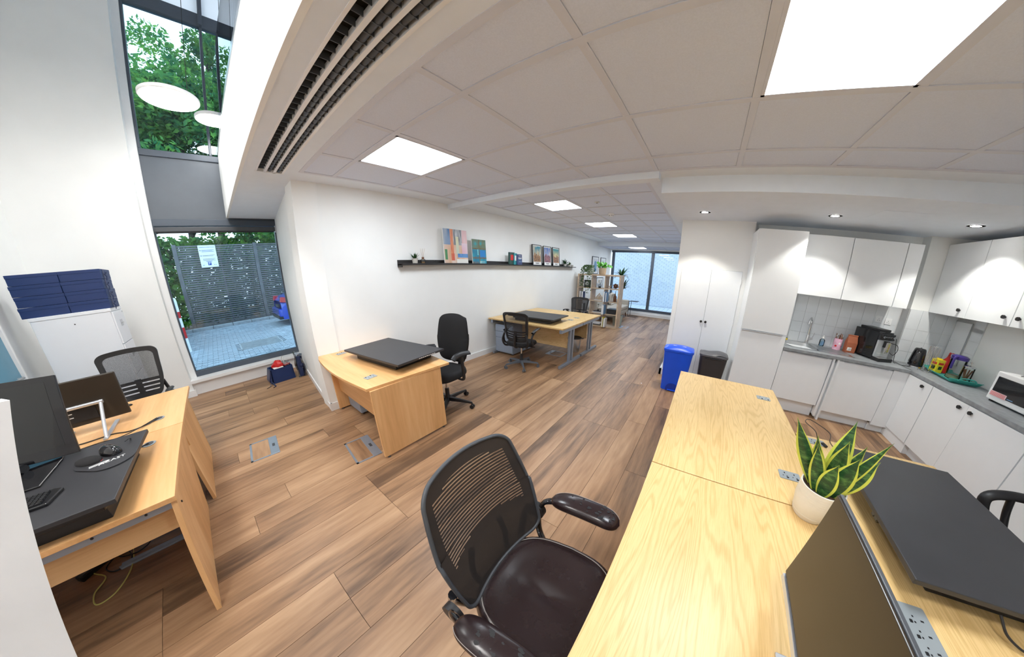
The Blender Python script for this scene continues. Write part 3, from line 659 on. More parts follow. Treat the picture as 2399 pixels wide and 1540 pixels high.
# trees
def tree(x, y, h, cr, cz, n, label, seed, lean=0.0, tr=.16):
    r = random.Random(seed); t = thing('tree', label, 'tree', (x, y, OG), group='leafy trees behind the fence')
    MB().tube([(0, 0, 0), (lean * .3, 0, h * .3), (lean * .7, .1, h * .6), (lean, 0, h)], [tr, tr * .8, tr * .55, tr * .2], n=12).build('trunk', BARK, t, smooth=60)
    for i in range(7):
        a = r.uniform(0, 2 * PI); z0 = h * r.uniform(.3, .7); L = r.uniform(1.0, cr); f = z0 / h
        p0 = Vector((lean * f, 0, z0)); d = Vector((math.cos(a), math.sin(a), r.uniform(.3, .9)))
        MB().tube([p0, p0 + d * L * .5 + Vector((0, 0, .1)), p0 + d * L], [tr * .35, tr * .2, tr * .06], n=8).build('branch', BARK, t, smooth=60)
    mb = MB()
    blobs = [(Vector((r.gauss(0, cr * .55), r.gauss(0, cr * .4), cz + r.uniform(-cr * .75, cr * .8))), r.uniform(.35, .8)) for _ in range(95)]
    for i in range(n):
        c, br = r.choice(blobs); d = Vector((r.gauss(0, 1), r.gauss(0, 1), r.gauss(0, .7))).normalized() * br * r.random() ** .4
        p = c + d; s = r.uniform(.07, .14)
        a = Vector((r.gauss(0, 1), r.gauss(0, 1), r.gauss(0, .6))).normalized(); b = a.orthogonal().normalized(); b = (b + a.cross(b) * r.uniform(-1, 1)).normalized()
        mb.add([p - a * s, p - b * s * .5, p + a * s, p + b * s * .5], [(0, 1, 2, 3)])
    mb.build('foliage', TREEL, t, kind='stuff')
tree(-.6, 16.3, 8.5, 3.0, 6.8, 30000, 'leafy green tree behind the fence, seen on the left of the upper window', 11, .4)
tree(1.9, 16.2, 8.0, 2.8, 5.6, 26000, 'tree with a forked trunk just behind the fence, right of the parking sign', 12, -.5, .22)
tree(.6, 18.5, 12., 4.4, 10.0, 42000, 'tall leafy tree farther back filling the upper window', 13, .3, .2)
tree(3.9, 17.5, 9, 3.0, 6.0, 18000, 'broad leafy tree behind the fence on the right over the blue car', 14, .2)
tree(-3.2, 17.5, 10.0, 3.2, 7.0, 24000, 'bushy green tree beyond the brick side wall', 15, .2)

hg = thing('hedge', 'leafy green hedge filling the view through the fence slats', 'hedge', (1.0, 15.1, OG)); hr = random.Random(77); hm = MB()
for i in range(17000):
    p = Vector((hr.uniform(-3.4, 4.5), hr.gauss(0, .3), hr.uniform(.1, 3.3))); s = hr.uniform(.07, .14)
    a = Vector((hr.gauss(0, 1), hr.gauss(0, 1), hr.gauss(0, .6))).normalized(); b = a.orthogonal().normalized(); b = (b + a.cross(b) * hr.uniform(-1, 1)).normalized(); hm.add([p - a * s, p - b * s * .5, p + a * s, p + b * s * .5], [(0, 1, 2, 3)])
hm.build('foliage', TREEL, hg, kind='stuff')
for k in range(8): MB().tube([(-3.2 + k, 0, 0), (-3.1 + k, .05, 1.5), (-3.2 + k, 0, 3.0)], .03, n=6).build('hedge_stem', BARK, hg, smooth=60)
# ---- outside: terrace behind the far window ----------------------------------------------
tg = struct(BX(11.2, 15.2, -3.5, 6.5, -.30, -.02).build('ground_terrace', PAVEJ))
dm = bpy.data.meshes.new('deck_board'); mb = BX(0, 3.2, .006, .194, -.02, .02); dm.from_pydata(mb.v, [], mb.f); dm.materials.append(DECK)
for i in range(34): mesh_link('deck_board', dm, tg, (11.2, -1.6 + i * .2, .0))
fw = struct(BX(14.46, 14.7, -3.4, 6.6, -.1, 3.9).build('wall_outside', GROUTO))
brk = MB(); r_b = random.Random(9)
for r in range(52):
    for k in range(22):
        a = -1.9 + k * .33 + (r % 3) * .11
        zz = .0 + r * .062; brk.box(14.442 + r_b.uniform(0, .008), 14.47, a, a + .318, zz, zz + .052)
brk.build('brick_face', BRICKB, fw, kind='stuff')
lamp = tag(BX(14.20, 14.42, .55, 1.15, .02, .14).build('planter_box', FRAME, bevel=.01), 'low dark box on the pale deck at the foot of the brick wall', 'box')

# ================================================================== FURNITURE
def socket_plate(x, y, z, label, rz=0, n=2, L=.11, Wd=.075):
    t = thing('desk_socket', label, 'power socket', (x, y, z), rz, 'grey sockets let into the desk tops')
    rbox(L, Wd, .004, .008).build('plate', SOCK, t, bevel=.001)
    for k in range(n):
        ox = (k - (n - 1) / 2) * .05
        MB().box(ox - .003, ox + .003, -.020, -.010, .0038, .0046).box(ox - .013, ox - .007, .008, .013, .0038, .0046).box(ox + .007, ox + .013, .008, .013, .0038, .0046).build('pin_slot', BLACK, t)
        BX(ox - .016, ox - .006, .020, .028, .004, .007).build('switch', BLACK, t)
    return t

# ---- task chair family (local: faces +y, origin on the floor) ------------------------------
def smooth_closed(pts, n=5):
    "Catmull-Rom through closed points"
    out = []; k = len(pts); P_ = [Vector(p) for p in pts]
    for i in range(k):
        a, b, c, d = P_[i - 1], P_[i], P_[(i + 1) % k], P_[(i + 2) % k]
        for j in range(n):
            t = j / n; out.append(.5 * ((2 * b) + (c - a) * t + (2 * a - 5 * b + 4 * c - d) * t * t + (3 * b - a - 3 * c + d) * t ** 3))
    return out
def smooth_open(pts, n=6):
    P_ = [Vector(p) for p in pts]; P_ = [P_[0] * 2 - P_[1]] + P_ + [P_[-1] * 2 - P_[-2]]; out = []
    for i in range(1, len(P_) - 2):
        a, b, c, d = P_[i - 1], P_[i], P_[i + 1], P_[i + 2]
        for j in range(n):
            t = j / n; out.append(.5 * ((2 * b) + (c - a) * t + (2 * a - 5 * b + 4 * c - d) * t * t + (3 * b - a - 3 * c + d) * t ** 3))
    out.append(P_[-2]); return out
def star_base(t, mcol, R_=.30, seatz=.42, rot=.3):
    for i in range(5):
        a = i * 2 * PI / 5 + rot; d = Vector((math.cos(a), math.sin(a), 0)); n = Vector((-d.y, d.x, 0))
        mb = MB(); vs = []
        for s_, w_, z0, z1 in ((.02, .030, .075, .125), (.5, .022, .075, .110), (1, .014, .066, .088)):
            p = d * R_ * s_
            vs += [p + n * w_ + Vector((0, 0, z0)), p - n * w_ + Vector((0, 0, z0)), p - n * w_ * .7 + Vector((0, 0, z1)), p + n * w_ * .7 + Vector((0, 0, z1))]
        mb.add(vs, [(0, 1, 2, 3), (8, 11, 10, 9)] + [(k * 4 + j, (k + 1) * 4 + j, (k + 1) * 4 + (j + 1) % 4, k * 4 + (j + 1) % 4) for k in (0, 1) for j in range(4)])
        lg = mb.build('base_leg', mcol, t, bevel=.004)
        p = d * R_; c = MB()
        for s_ in (-1, 1): c.cyl(p + n * s_ * .008 + Vector((0, 0, .026)), p + n * s_ * .024 + Vector((0, 0, .026)), .026, n=18)
        c.cyl(p + Vector((0, 0, .03)), p + Vector((0, 0, .075)), .010, n=10)
        c.build('caster', mcol if mcol is NYLON else BLACK, lg, smooth=40)
    MB().lathe([(.035, .07), (.038, .13), (.026, .15), (.026, .24), (.024, .24)], n=20).build('gas_lift_cover', BLACK, t, smooth=40)
    MB().cyl((0, 0, .23), (0, 0, seatz - .06), .014, n=14).build('gas_lift', CHROME, t, smooth=40)
    MB().box(-.09, .09, -.11, .10, seatz - .075, seatz - .04).build('tilt_mechanism', BLACK, t, bevel=.008)
    MB().tube([(.05, .02, seatz - .06), (.20, .03, seatz - .07), (.25, .03, seatz - .065)], .007).build('tilt_lever', BLACK, t, smooth=60)
def seat_pad(w_, d_, z, th, m_, t, front=.04, name='seat_cushion', dish=.012, seam=None):
    def f(u, v):
        # v: ring from underside centre over the rim to the top centre ; u: angle
        a = 2 * PI * u; ca, sa = math.cos(a), math.sin(a); e = 2 / 3.2
        sx = math.copysign(abs(ca) ** e, ca) * w_; sy = math.copysign(abs(sa) ** e, sa) * d_
        if v < .25: r = v / .25 * .90; zz = -th
        elif v < .6: q = (v - .25) / .35; r = .90 + .10 * math.sin(q * PI); zz = -th * math.cos(q * PI * .5); r = .90 + .10 * math.sin(PI * (.15 + q * .7))
        else: q = (v - .6) / .4; r = .945 * (1 - q); zz = 0 - dish * (1 - (r / .95) ** 2) + .006 * math.sin(PI * min(1, q * 3))
        y_ = sy * r; zz -= front * max(0, y_ / d_ - .4) ** 1.5
        if front < .035 and v > .6: zz -= .010 * math.exp(-((sx * r / w_) / .16) ** 2) * (1 - r) * 1.6 + .006 * math.exp(-(((y_ / d_) + .35) / .12) ** 2) * (1 - r)
        return (sx * r * (1 - .12 * max(0, -y_ / d_)), y_, z + zz)
    o = MB().grid(f, 48, 26).build(name, m_, t, smooth=60)
    if seam:
        pts = [f(i / 48, .62) for i in range(48)]
        st = MB().tube([Vector(p) + Vector((0, 0, .002)) for p in pts], .0022, n=5, closed=True).build('piping', seam, o, smooth=60)
    return o
def back_shape(z0, z1, wb, wt, wm, y0, y1, curve, bulge):
    def f(u, v):
        "u -1..1 across, v 0..1 up"
        w_ = wb + (wm - wb) * math.sin(PI * min(v, .5)) if v < .5 else wm + (wt - wm) * ((v - .5) * 2) ** 1.3
        x = u * w_; y = y0 + (y1 - y0) * v + curve * u * u + bulge * math.sin(PI * min(1, v * 1.5)) * (1 - u * u * .4); z = z0 + (z1 - z0) * v
        z -= .018 * u * u * (1 if v > .5 else -.6)
        return Vector((x, y, z))
    return f
def rim(f, r=.22, n=5, ins=0.0):
    a = 1 - ins; pts = []
    for (cu, cv, a0) in ((a - r, a - r * .7, 0), (-(a - r), a - r * .7, PI / 2), (-(a - r), -(a - r * .7), PI), (a - r, -(a - r * .7), 1.5 * PI)):
        for i in range(n + 1):
            t = a0 + PI / 2 * i / n; pts.append((cu + r * math.cos(t), cv + r * .7 * math.sin(t)))
    full = []
    for i in range(len(pts)):
        p, q = pts[i], pts[(i + 1) % len(pts)]; d = math.hypot(q[0] - p[0], q[1] - p[1]); k = max(1, int(d / .12))
        for j in range(k): full.append((p[0] + (q[0] - p[0]) * j / k, p[1] + (q[1] - p[1]) * j / k))
    return full
def mesh_chair(label, loc, rz, arms='flip', base=NYLON, z0=.50, z1=1.0, wt=.235, wb=.185, wm=.235, seat_m=None, wide=.030, meshm=None, group=None, seatz=.475):
    t = thing('task_chair', label, 'office chair', loc, rz, group)
    star_base(t, base, seatz=seatz - .03)
    seat_pad(.245, .24, seatz, .055, seat_m or FABRIC, t)
    f = back_shape(z0, z1, wb, wt, wm, -.20, -.27, .045, -.0)
    g = lambda p: f(p[0], (p[1] + 1) / 2)
    outer = rim(f, .28); inner = rim(f, .22, ins=.17)
    # frame: band between outer and inner outline
    n_ = 96; P_ = [g(p) for p in outer]
    def resamp(L, n):
        out = []; k = len(L); seg = [(L[(i + 1) % k] - L[i]).length for i in range(k)]; tot = sum(seg); i = 0; acc = 0
        for j in range(n):
            s = tot * j / n
            while acc + seg[i] < s - 1e-9: acc += seg[i]; i += 1
            out.append(L[i].lerp(L[(i + 1) % k], (s - acc) / max(seg[i], 1e-9)))
        return out
    A = resamp(P_, n_); B = resamp([g(p) for p in inner], n_)
    mb = MB(); vs = []
    for a, b in zip(A, B):
        m_ = a.lerp(b, .5) + Vector((0, -.012, 0))
        vs += [a + Vector((0, .010, 0)), b + Vector((0, .008, 0)), b + Vector((0, -.008, 0)), m_ + Vector((0, -.006, 0)), a + Vector((0, -.012, 0))]
    mb.add(vs, [(i * 5 + j, i * 5 + (j + 1) % 5, ((i + 1) % n_) * 5 + (j + 1) % 5, ((i + 1) % n_) * 5 + j) for i in range(n_) for j in range(5)])
    fr_ = mb.build('back_frame', BLACK, t, smooth=50)
    s = .84
    MB().grid(lambda u, v: f((u * 2 - 1) * s, .34 + v * .58) + Vector((0, .002, 0)), 14, 12).build('back_mesh', meshm or MESH2, t, smooth=60)
    lp = MB().grid(lambda u, v: f((u * 2 - 1) * .86, .06 + v * .30) + Vector((0, .004, 0)), 14, 6, thick=.006)
    lp = MB()
    for k in range(4):
        v0 = .06 + k * .082; lp.grid(lambda u, v: f((u * 2 - 1) * .86, v0 + v * .058) + Vector((0, .004 - .012 * math.sin(PI * u), 0)), 14, 2, thick=.006)
    lp.grid(lambda u, v: f((u * 2 - 1) * .12, .04 + v * .34) + Vector((0, -.008, 0)), 4, 6, thick=.008)
    lp.build('lumbar_panel', BLACK, t, smooth=50)
    MB().tube(smooth_open([(0, -.05, seatz - .06), (0, -.18, seatz - .07), (0, -.245, seatz - .02), (0, -.245, z0 + .12)]), .022, n=10).build('back_spine', BLACK, t, smooth=60)
    for s_ in (-1, 1):
        MB().tube(smooth_open([(s_ * .10, -.10, seatz - .05), (s_ * .20, -.20, seatz - .05), (s_ * .235, -.235, seatz + .04), (s_ * .20, -.235, z0 + .14)]), .017, n=10).build('back_bracket', BLACK, t, smooth=60)
        x = s_ * .265
        ar = MB().tube(smooth_open([(s_ * .20, -.05, seatz - .05), (x, -.10, seatz - .03), (x, -.15, seatz + .06), (x, -.12, seatz + .14), (x, .0, seatz + .19)]), .016, n=10).build('armrest_post', BLACK, t, smooth=60)
        mb = MB(); pts = smooth_open([(x, -.13, seatz + .185), (x, -.02, seatz + .205), (x, .10, seatz + .215), (x, .17, seatz + .205)])
        mb.grid(lambda u, v: (lambda p: (p[0] + .032 * math.cos(2 * PI * u) * (1 - .4 * abs(2 * v - 1) ** 3), p[1], p[2] + .014 * math.sin(2 * PI * u)))(pts[min(len(pts) - 1, int(v * (len(pts) - 1) + .5))]), 14, 18)
        mb.build('armrest_pad', BLACK, t, smooth=60)
    return t

# ---- the worn leather chair in the foreground ------------------------------------------------
t = thing('leather_chair', 'large dark leather chair with ribbed mesh back and peeling armrests in the foreground', 'office chair', (.515, .255, 0), PI + .03)
star_base(t, NYLON, seatz=.44)
o = seat_pad(.255, .27, .485, .07, LEATHER, t, front=.03, dish=.022, seam=mat('stitching', (.30, .27, .25), .7))
f = back_shape(.53, 1.03, .235, .215, .262, -.22, -.40, .050, .0)
g = lambda p: f(p[0], (p[1] + 1) / 2)
MB().tube([g(p) for p in rim(f, .25, n=7)], .0078, n=8, closed=True).build('back_frame', CHARC, t, smooth=60)
MB().grid(lambda u, v: (lambda r: f((u * 2 - 1) * .985 * (1 - .10 * max(0, abs(v * 2 - 1) - .75) * 4 * abs(u * 2 - 1) ** 6), .01 + v * .98))(0), 28, 28, thick=.004).build('back_mesh_border', MESH0, t, smooth=60)
def patch(u, v):
    U = (u * 2 - 1) * .72; V = .34 + v * .54 - .10 * (1 - v) * (1 - (u * 2 - 1) ** 2) * -1.0
    return f(U, V)
# see-through ribbed window of the mesh: border is rebuilt with the middle left open
bpy.data.objects.remove([c for c in t.children if c.name.startswith('back_mesh_border')][0])
def inwin(u, v): return abs(u * 2 - 1) < .80 and .30 + .14 * (1 - (u * 2 - 1) ** 2) < v < .91 - .04 * (u * 2 - 1) ** 2
nb = 44; A = MB(); B_ = MB(); vs = [f((i / nb * 2 - 1) * .985, .012 + (j / nb) * .976) for j in range(nb + 1) for i in range(nb + 1)]
def cut(u, v):
    a, b = abs(u * 2 - 1), abs(v * 2 - 1)
    return a > .80 and b > .84 and ((a - .80) / .2) ** 2 + ((b - .84) / .16) ** 2 > 1.05
fa = []; fb = []
for j in range(nb):
    for i in range(nb):
        u, v = (i + .5) / nb, (j + .5) / nb
        if cut(u, v): continue
        q = (j * (nb + 1) + i, j * (nb + 1) + i + 1, (j + 1) * (nb + 1) + i + 1, (j + 1) * (nb + 1) + i)
        (fb if inwin(u, v) else fa).append(q)
A.add(vs, fa); B_.add(vs, fb)
A.build('mesh_border', MESH0, t, smooth=60); B_.build('mesh_panel', MESH1, t, smooth=60)
for s_ in (-1, 1):
    MB().tube(smooth_open([(s_ * .07, -.16, .43), (s_ * .10, -.27, .45), (s_ * .11, -.29, .54), (s_ * .09, -.30, .64)]), .014, n=10).build('back_support', BLACKG, t, smooth=60)
    MB().tube(smooth_open([(s_ * .12, -.14, .42), (s_ * .19, -.25, .43), (s_ * .24, -.27, .52), (s_ * .25, -.25, .60)]), .018, n=10).build('back_support', BLACKG, t, smooth=60)
    x = s_ * .315
    MB().tube(smooth_open([(s_ * .20, -.10, .42), (s_ * .27, -.20, .46), (s_ * .30, -.20, .60), (x, -.12, .645), (x, -.02, .655)]), [.022] * 30, n=12, flat=.6).build('armrest_post', BLACKG, t, smooth=60)
    MB().cyl((s_ * .27, -.22, .56), (s_ * .30, -.22, .56), .042, n=20).build('pivot_disc', BLACK, t, smooth=40)
    mb = MB(); ctr = smooth_open([(x, -.16, .650), (x, -.05, .672), (x, .08, .678), (x, .17, .665)], 7); K = len(ctr)
    def padf(u, v, ctr=ctr, K=K):
        q = v * (K - 1); i = min(int(q), K - 2); p = ctr[i].lerp(ctr[i + 1], q - i); e = (1 - abs(2 * v - 1) ** 4) ** .5
        c, s2 = math.cos(2 * PI * u), math.sin(2 * PI * u)
        return (p.x + math.copysign(abs(c) ** .7, c) * .052 * e, p.y, p.z + math.copysign(abs(s2) ** .8, s2) * .027 * max(e, .05))
    pad = mb.grid(padf, 24, 36).build('armrest_pad', LEATHER, t, smooth=60)
    MB().tube([Vector(padf(.08 if s_ > 0 else .42, v / 30)) + Vector((0, 0, .001)) for v in range(1, 30)], .0014, n=5).build('stitch_line', M['stitching'], pad)
    rp = random.Random(4 + s_)
    pe = MB()
    for k in range(26):
        v0 = .28 + rp.random() * .6; u0 = .15 + rp.random() * .2; a = Vector(padf(u0, v0)); r_p = rp.uniform(.002, .008); pl = []
        for j in range(7): th = 2 * PI * j / 7; rr_ = r_p * rp.uniform(.5, 1.2); pl.append(a + Vector((rr_ * math.cos(th), rr_ * 1.5 * math.sin(th), .0012)))
        pe.add(pl, [tuple(range(7))])
    pe.build('peeled_patch', BLACK, pad, kind='stuff')

mesh_chair('black mesh-back chair behind the cable-strewn desk, before the filing cabinet', (-.92, 4.08, 0), PI, z0=.60, z1=1.13, wt=.255, wb=.17, wm=.235)
mesh_chair('black mesh-back chair turned away, in front of the double desk by the wall', (3.55, 2.60, 0), -PI / 2 + .16, z0=.50, z1=1.0, wt=.235, wb=.19, wm=.215)
mesh_chair('black mesh-back chair half hidden on the far side of the double desk', (6.12, 2.78, 0), PI / 2, z0=.50, z1=.99, wt=.25, wb=.18, wm=.22, meshm=MESH3)
# fabric chair
t = thing('fabric_chair', 'black upholstered swivel chair beside the beech desk with the riser', 'office chair', (1.86, 2.52, 0), PI / 2 + .12)
star_base(t, BLACK, rot=.9, R_=.33, seatz=.45)
seat_pad(.245, .235, .50, .075, FABRIC, t)
f2 = back_shape(.56, 1.12, .185, .205, .245, -.21, -.27, .05, -.0)
def fb2(u, v):
    a = u * 2 - 1; return f2(a * (1 - .05 * max(0, abs(v * 2 - 1) - .85) / .15 * abs(a) ** 8), v)
mb = MB(); P_ = MB()
bk = MB().grid(lambda u, v: fb2(u, v) + Vector((0, .03 * (1 - abs(2 * u - 1) ** 4) * (1 - abs(2 * v - 1) ** 8), 0)), 22, 24, thick=.035).build('backrest', FABRIC, t, smooth=70, bevel=0)
MB().grid(lambda u, v: fb2(.06 + u * .88, .04 + v * .6) + Vector((0, -.030, 0)), 14, 12, thick=.012).build('back_shell', BLACK, t, smooth=60)
MB().tube(smooth_open([(0, -.05, .40), (0, -.22, .41), (0, -.275, .50), (0, -.27, .70)]), .026, n=10, flat=.6).build('back_bar', BLACK, t, smooth=60)
for s_ in (-1, 1):
    x = s_ * .285
    MB().tube(smooth_open([(s_ * .17, .0, .42), (x, .0, .42), (x + s_ * .015, .0, .50), (x, .0, .70)]), .019, n=10, flat=.7).build('armrest_post', BLACK, t, smooth=60)
    MB().tube(smooth_open([(x, -.14, .715), (x, -.02, .735), (x, .09, .73), (x, .14, .70)]), .030, n=12, flat=.42).build('armrest_pad', BLACK, t, smooth=60)
# loop-arm chair on the right
t = thing('loop_arm_chair', 'dark chair with a curved loop armrest at the right edge, before the kitchen cupboards', 'office chair', (1.60, -2.12, 0), -.05)
star_base(t, BLACK, seatz=.45); seat_pad(.25, .245, .49, .07, FABRIC, t)
f3 = back_shape(.56, 1.05, .20, .20, .24, -.22, -.28, .05, 0)
MB().grid(lambda u, v: f3(u * 2 - 1, v), 18, 18, thick=.04).build('backrest', FABRIC, t, smooth=70)
MB().tube(smooth_open([(0, -.05, .41), (0, -.25, .42), (0, -.30, .52), (0, -.29, .70)]), .022, n=10).build('back_bar', BLACK, t, smooth=60)
for s_ in (-1, 1):
    MB().tube(smooth_open([(s_ * .24, .16, .50), (s_ * .29, .20, .58), (s_ * .31, .22, .68), (s_ * .31, .14, .725), (s_ * .31, .0, .735), (s_ * .31, -.14, .72), (s_ * .29, -.24, .64), (s_ * .23, -.26, .60)]), .030, n=12, flat=.62).build('loop_armrest', BLACK, t, smooth=60)
    MB().tube(smooth_open([(s_ * .30, .12, .72), (s_ * .29, .10, .62), (s_ * .25, .08, .50)]), .018, n=10).build('arm_strut', BLACK, t, smooth=60)

# ---- desks -------------------------------------------------------------------------------
def slab(t, name, x0, x1, y0, y1, z0, z1, m_, b=.0015): return BX(x0, x1, y0, y1, z0, z1).build(name, m_, t, bevel=b)
# oak bench desks on the right (row against the kitchen side behind)
def bench(label, x0, x1, y0, y1, foot_x):
    t = thing('bench_desk', label, 'desk', (x0, y0, 0)); L = x1 - x0; D = y1 - y0
    slab(t, 'desktop', .0015, L - .0015, .0015, D - .0015, .705, .73, OAK)
    for fx in foot_x:
        ux = fx - x0
        slab(t, 'cantilever_foot', ux - .025, ux + .025, .03, D - .03, .0, .05, STEELB, .004)
        for dy in (-.07, .03): slab(t, 'upright', ux - .02, ux + .02, D / 2 + dy, D / 2 + dy + .045, .05, .665, STEELB, .004)
        slab(t, 'top_arm', ux - .025, ux + .025, .03, D - .03, .665, .704, STEELB, .004)
    slab(t, 'modesty_panel', .10, L - .10, D / 2 - .009, D / 2 + .009, .30, .68, OAKD)
    return t
bench('far oak bench desk top beside the blue bin, empty except its corner socket', 1.262, 2.86, -.805, .062, (2.76, 1.36))
bench('near oak bench desk carrying the snake plant and the monitor in the foreground', -.34, 1.258, -.805, .062, (1.16, -.2))
bench('oak bench desk under the large black riser, far unit facing the kitchen', .455, 2.06, -1.685, -.810, (1.96, .56))
bench('oak bench desk at the bottom right corner, with the long grey socket strip', -1.15, .450, -1.685, -.810, (.35, -1.0))
socket_plate(2.585, -.675, .73, 'grey desk socket at the far corner of the empty oak desk', PI / 2)
socket_plate(1.985, -.925, .73, 'grey desk socket with a cable plugged in, beyond the snake plant', PI / 2)
socket_plate(1.50, -.655, .73, 'grey desk socket half hidden behind the snake plant pot', PI / 2)
socket_plate(.80, -.955, .73, 'long grey socket strip in the oak desk at the bottom right', .0, n=3, L=.21, Wd=.085)
# double desk by the wall (two cantilever desks back to back)
def cdesk(label, x0, x1):
    t = thing('cantilever_desk', label, 'desk', (x0, 1.92, 0)); D = x1 - x0
    slab(t, 'desktop', .001, D - .001, 0, 1.66, .705, .73, OAK)
    for fy in (.05, 1.58):
        slab(t, 'cantilever_foot', .03, D - .03, fy - .025, fy + .025, .0, .05, STEELB, .004)
        for dx in (-.09, .03): slab(t, 'upright', D / 2 + dx, D / 2 + dx + .045, fy - .02, fy + .02, .05, .64, STEELB, .004)
        slab(t, 'top_arm', .01, D - .01, fy - .025, fy + .025, .64, .704, STEELB, .004)
    slab(t, 'modesty_panel', D / 2 - .02, D / 2 - .002, .12, 1.5, .28, .69, OAKD)
    return t
cdesk('pale oak desk with grey cantilever legs, front half of the pair by the wall', 3.78, 4.665)
cdesk('pale oak desk with grey cantilever legs, rear half of the pair by the wall', 4.67, 5.56)
socket_plate(4.60, 2.19, .73, 'grey socket in the front half of the double desk', PI / 2)
socket_plate(4.88, 2.19, .73, 'grey socket in the rear half of the double desk', PI / 2)
# beech desk 2 with a bowed front
t = thing('panel_desk', 'beech desk with a solid end panel standing against the white wall', 'desk', (.78, 2.16, 0))
pts = [(.0, .02)] + [(.0 + .055 * math.sin(PI * k / 10) * -1 + .05 * (k / 10) * 0, .02 + 1.42 * k / 10) for k in range(1, 10)] + [(.02, 1.435), (.98, 1.435), (.86, -.02)]
MB().prism(pts, .705, .73).build('desktop', BEECH, t, bevel=.002)
slab(t, 'end_panel', .02, .76, .0, .025, .02, .704, BEECHP); slab(t, 'end_panel', .10, .80, 1.36, 1.385, .02, .704, BEECHP)
slab(t, 'modesty_panel', .16, .178, .025, 1.36, .26, .704, BEECH)
for x, y in ((.06, .012), (.72, .012), (.14, 1.372), (.74, 1.372)): MB().cyl((x, y, 0), (x, y, .021), .014, n=12).build('levelling_foot', CHARC, t, smooth=40)
socket_plate(1.03, 3.46, .73, 'grey desk socket at the wall corner of the beech desk', .1)
socket_plate(.93, 2.42, .73, 'grey desk socket at the near corner of the beech desk', .15)
t = thing('pedestal_drawers', 'low grey drawer pedestal under the beech desk', 'drawer unit', (1.21, 3.27, 0))
BX(-.20, .20, -.12, .24, .03, .56).build('carcass', PED, t, bevel=.006)
for k, (a, b) in enumerate(((.05, .28), (.29, .41), (.42, .54))): BX(.20, .215, -.115, .235, a, b).build('drawer', PED, t, bevel=.004)
for x in (-.16, .16):
    for y in (-.08, .20): MB().cyl((x, y - .012, .018), (x, y + .012, .018), .018, n=12).build('caster', CHARC, t, smooth=40)
t = thing('pedestal_drawers', 'grey three-drawer pedestal under the double desk, against the wall', 'drawer unit', (4.20, 3.28, 0))
BX(-.30, .34, -.22, .22, .03, .60).build('carcass', PED, t, bevel=.006)
for a, b in ((.05, .34), (.35, .46), (.47, .58)): BX(-.315, -.30, -.215, .215, a, b).build('drawer', PED, t, bevel=.004)
for x in (-.26, .3):
    for y in (-.18, .18): MB().cyl((x, y - .012, .018), (x, y + .012, .018), .018, n=12).build('caster', CHARC, t, smooth=40)

# standing-desk risers
def riser(label, c, rz, Lx, Ly, ztop, thick=.022, base=(.7, .5), zdesk=.73, lip=False, group=None):
    t = thing('desk_riser', label, 'desk riser', (c[0], c[1], zdesk), rz, group); h = ztop - zdesk
    MB().box(-Lx / 2, Lx / 2, -Ly / 2, Ly / 2, h - thick, h).build('top_board', BLACKM, t, bevel=.003)
    MB().box(-Lx * base[0] / 2, Lx * base[0] / 2, -Ly * base[1] / 2, Ly * base[1] / 2, h - thick - .035, h - thick - .001).build('lift_frame', BLACK, t, bevel=.006)
    MB().box(-Lx * base[0] / 2 * .96, Lx * base[0] / 2 * .96, -Ly * base[1] / 2 * .9, Ly * base[1] / 2 * .9, 0, h - thick - .036).build('foot_frame', BLACK, t, bevel=.004)
    return t
r1 = riser('large black laminate riser board on the right oak desk', (1.345, -1.225), -.02, .88, .60, .845, base=(.84, .62))
BX(-.10, -.04, .242, .262, .045, .075).build('button_box', BLACKG, r1, bevel=.003)
BX(-.095, -.075, .262, .264, .05, .07).build('button', CHARC, r1); BX(-.065, -.045, .262, .264, .05, .07).build('button', CHARC, r1)
r2 = riser('black riser board lying on the beech desk by the corner', (1.36, 2.77), .13, .60, 1.0, .83, base=(.8, .8))
for i in range(9): BX(-.05 + i * .025, -.033 + i * .025, -.502, -.5005, .084, .090).build('edge_label', INKW, r2)
r3 = riser('black riser board on the front half of the double desk', (4.20, 2.68), .03, .62, .98, .83, base=(.82, .84))
# left foreground desks
def ldesk(label, y0, y1, near):
    t = thing('panel_desk', label, 'desk', (-.46, y0, 0)); D = y1 - y0
    slab(t, 'desktop', -1.40, 0.0, .001, D - .001, .702, .73, BEECH, .002)
    if near:
        lx = -.115; ly = -.09
        vs = [(-.004, .012, .70), (-.030, .012, .70), (-.030, D - .03, .70), (-.004, D - .03, .70)]; lo = [(lx, .012 + ly, .0), (lx - .026, .012 + ly, .0), (lx - .02, D - .03, .0), (lx + .006, D - .03, .0)]
        MB().add(vs + lo, [(0, 1, 2, 3), (7, 6, 5, 4), (0, 4, 5, 1), (1, 5, 6, 2), (2, 6, 7, 3), (3, 7, 4, 0)]).build('end_panel', BEECHP, t, bevel=.001)
    else: slab(t, 'end_panel', -.07, -.045, .03, D - .01, .0, .70, BEECHP)
    slab(t, 'support_rail', -1.38, -.035, .03, .055, .655, .700, STEELB, .002)
    slab(t, 'modesty_panel', -1.38, -.035, .09, .108, .50, .69, BEECHX)
    if near:
        for k in range(4): MB().cyl((-.14 - k * .2, .027, .68), (-.14 - k * .2, .031, .68), .006, n=10).build('screw_hole', BLACK, t)
        MB().cyl((-.002, .05, .66), (.003, .05, .66), .006, n=10).build('screw_hole', BLACK, t)
    return t
ldesk('near beech desk with riser and black monitor at the left edge', 1.765, 2.775, True)
ldesk('far beech desk with the silver-framed monitor in front of the mesh chair', 2.78, 3.79, False)
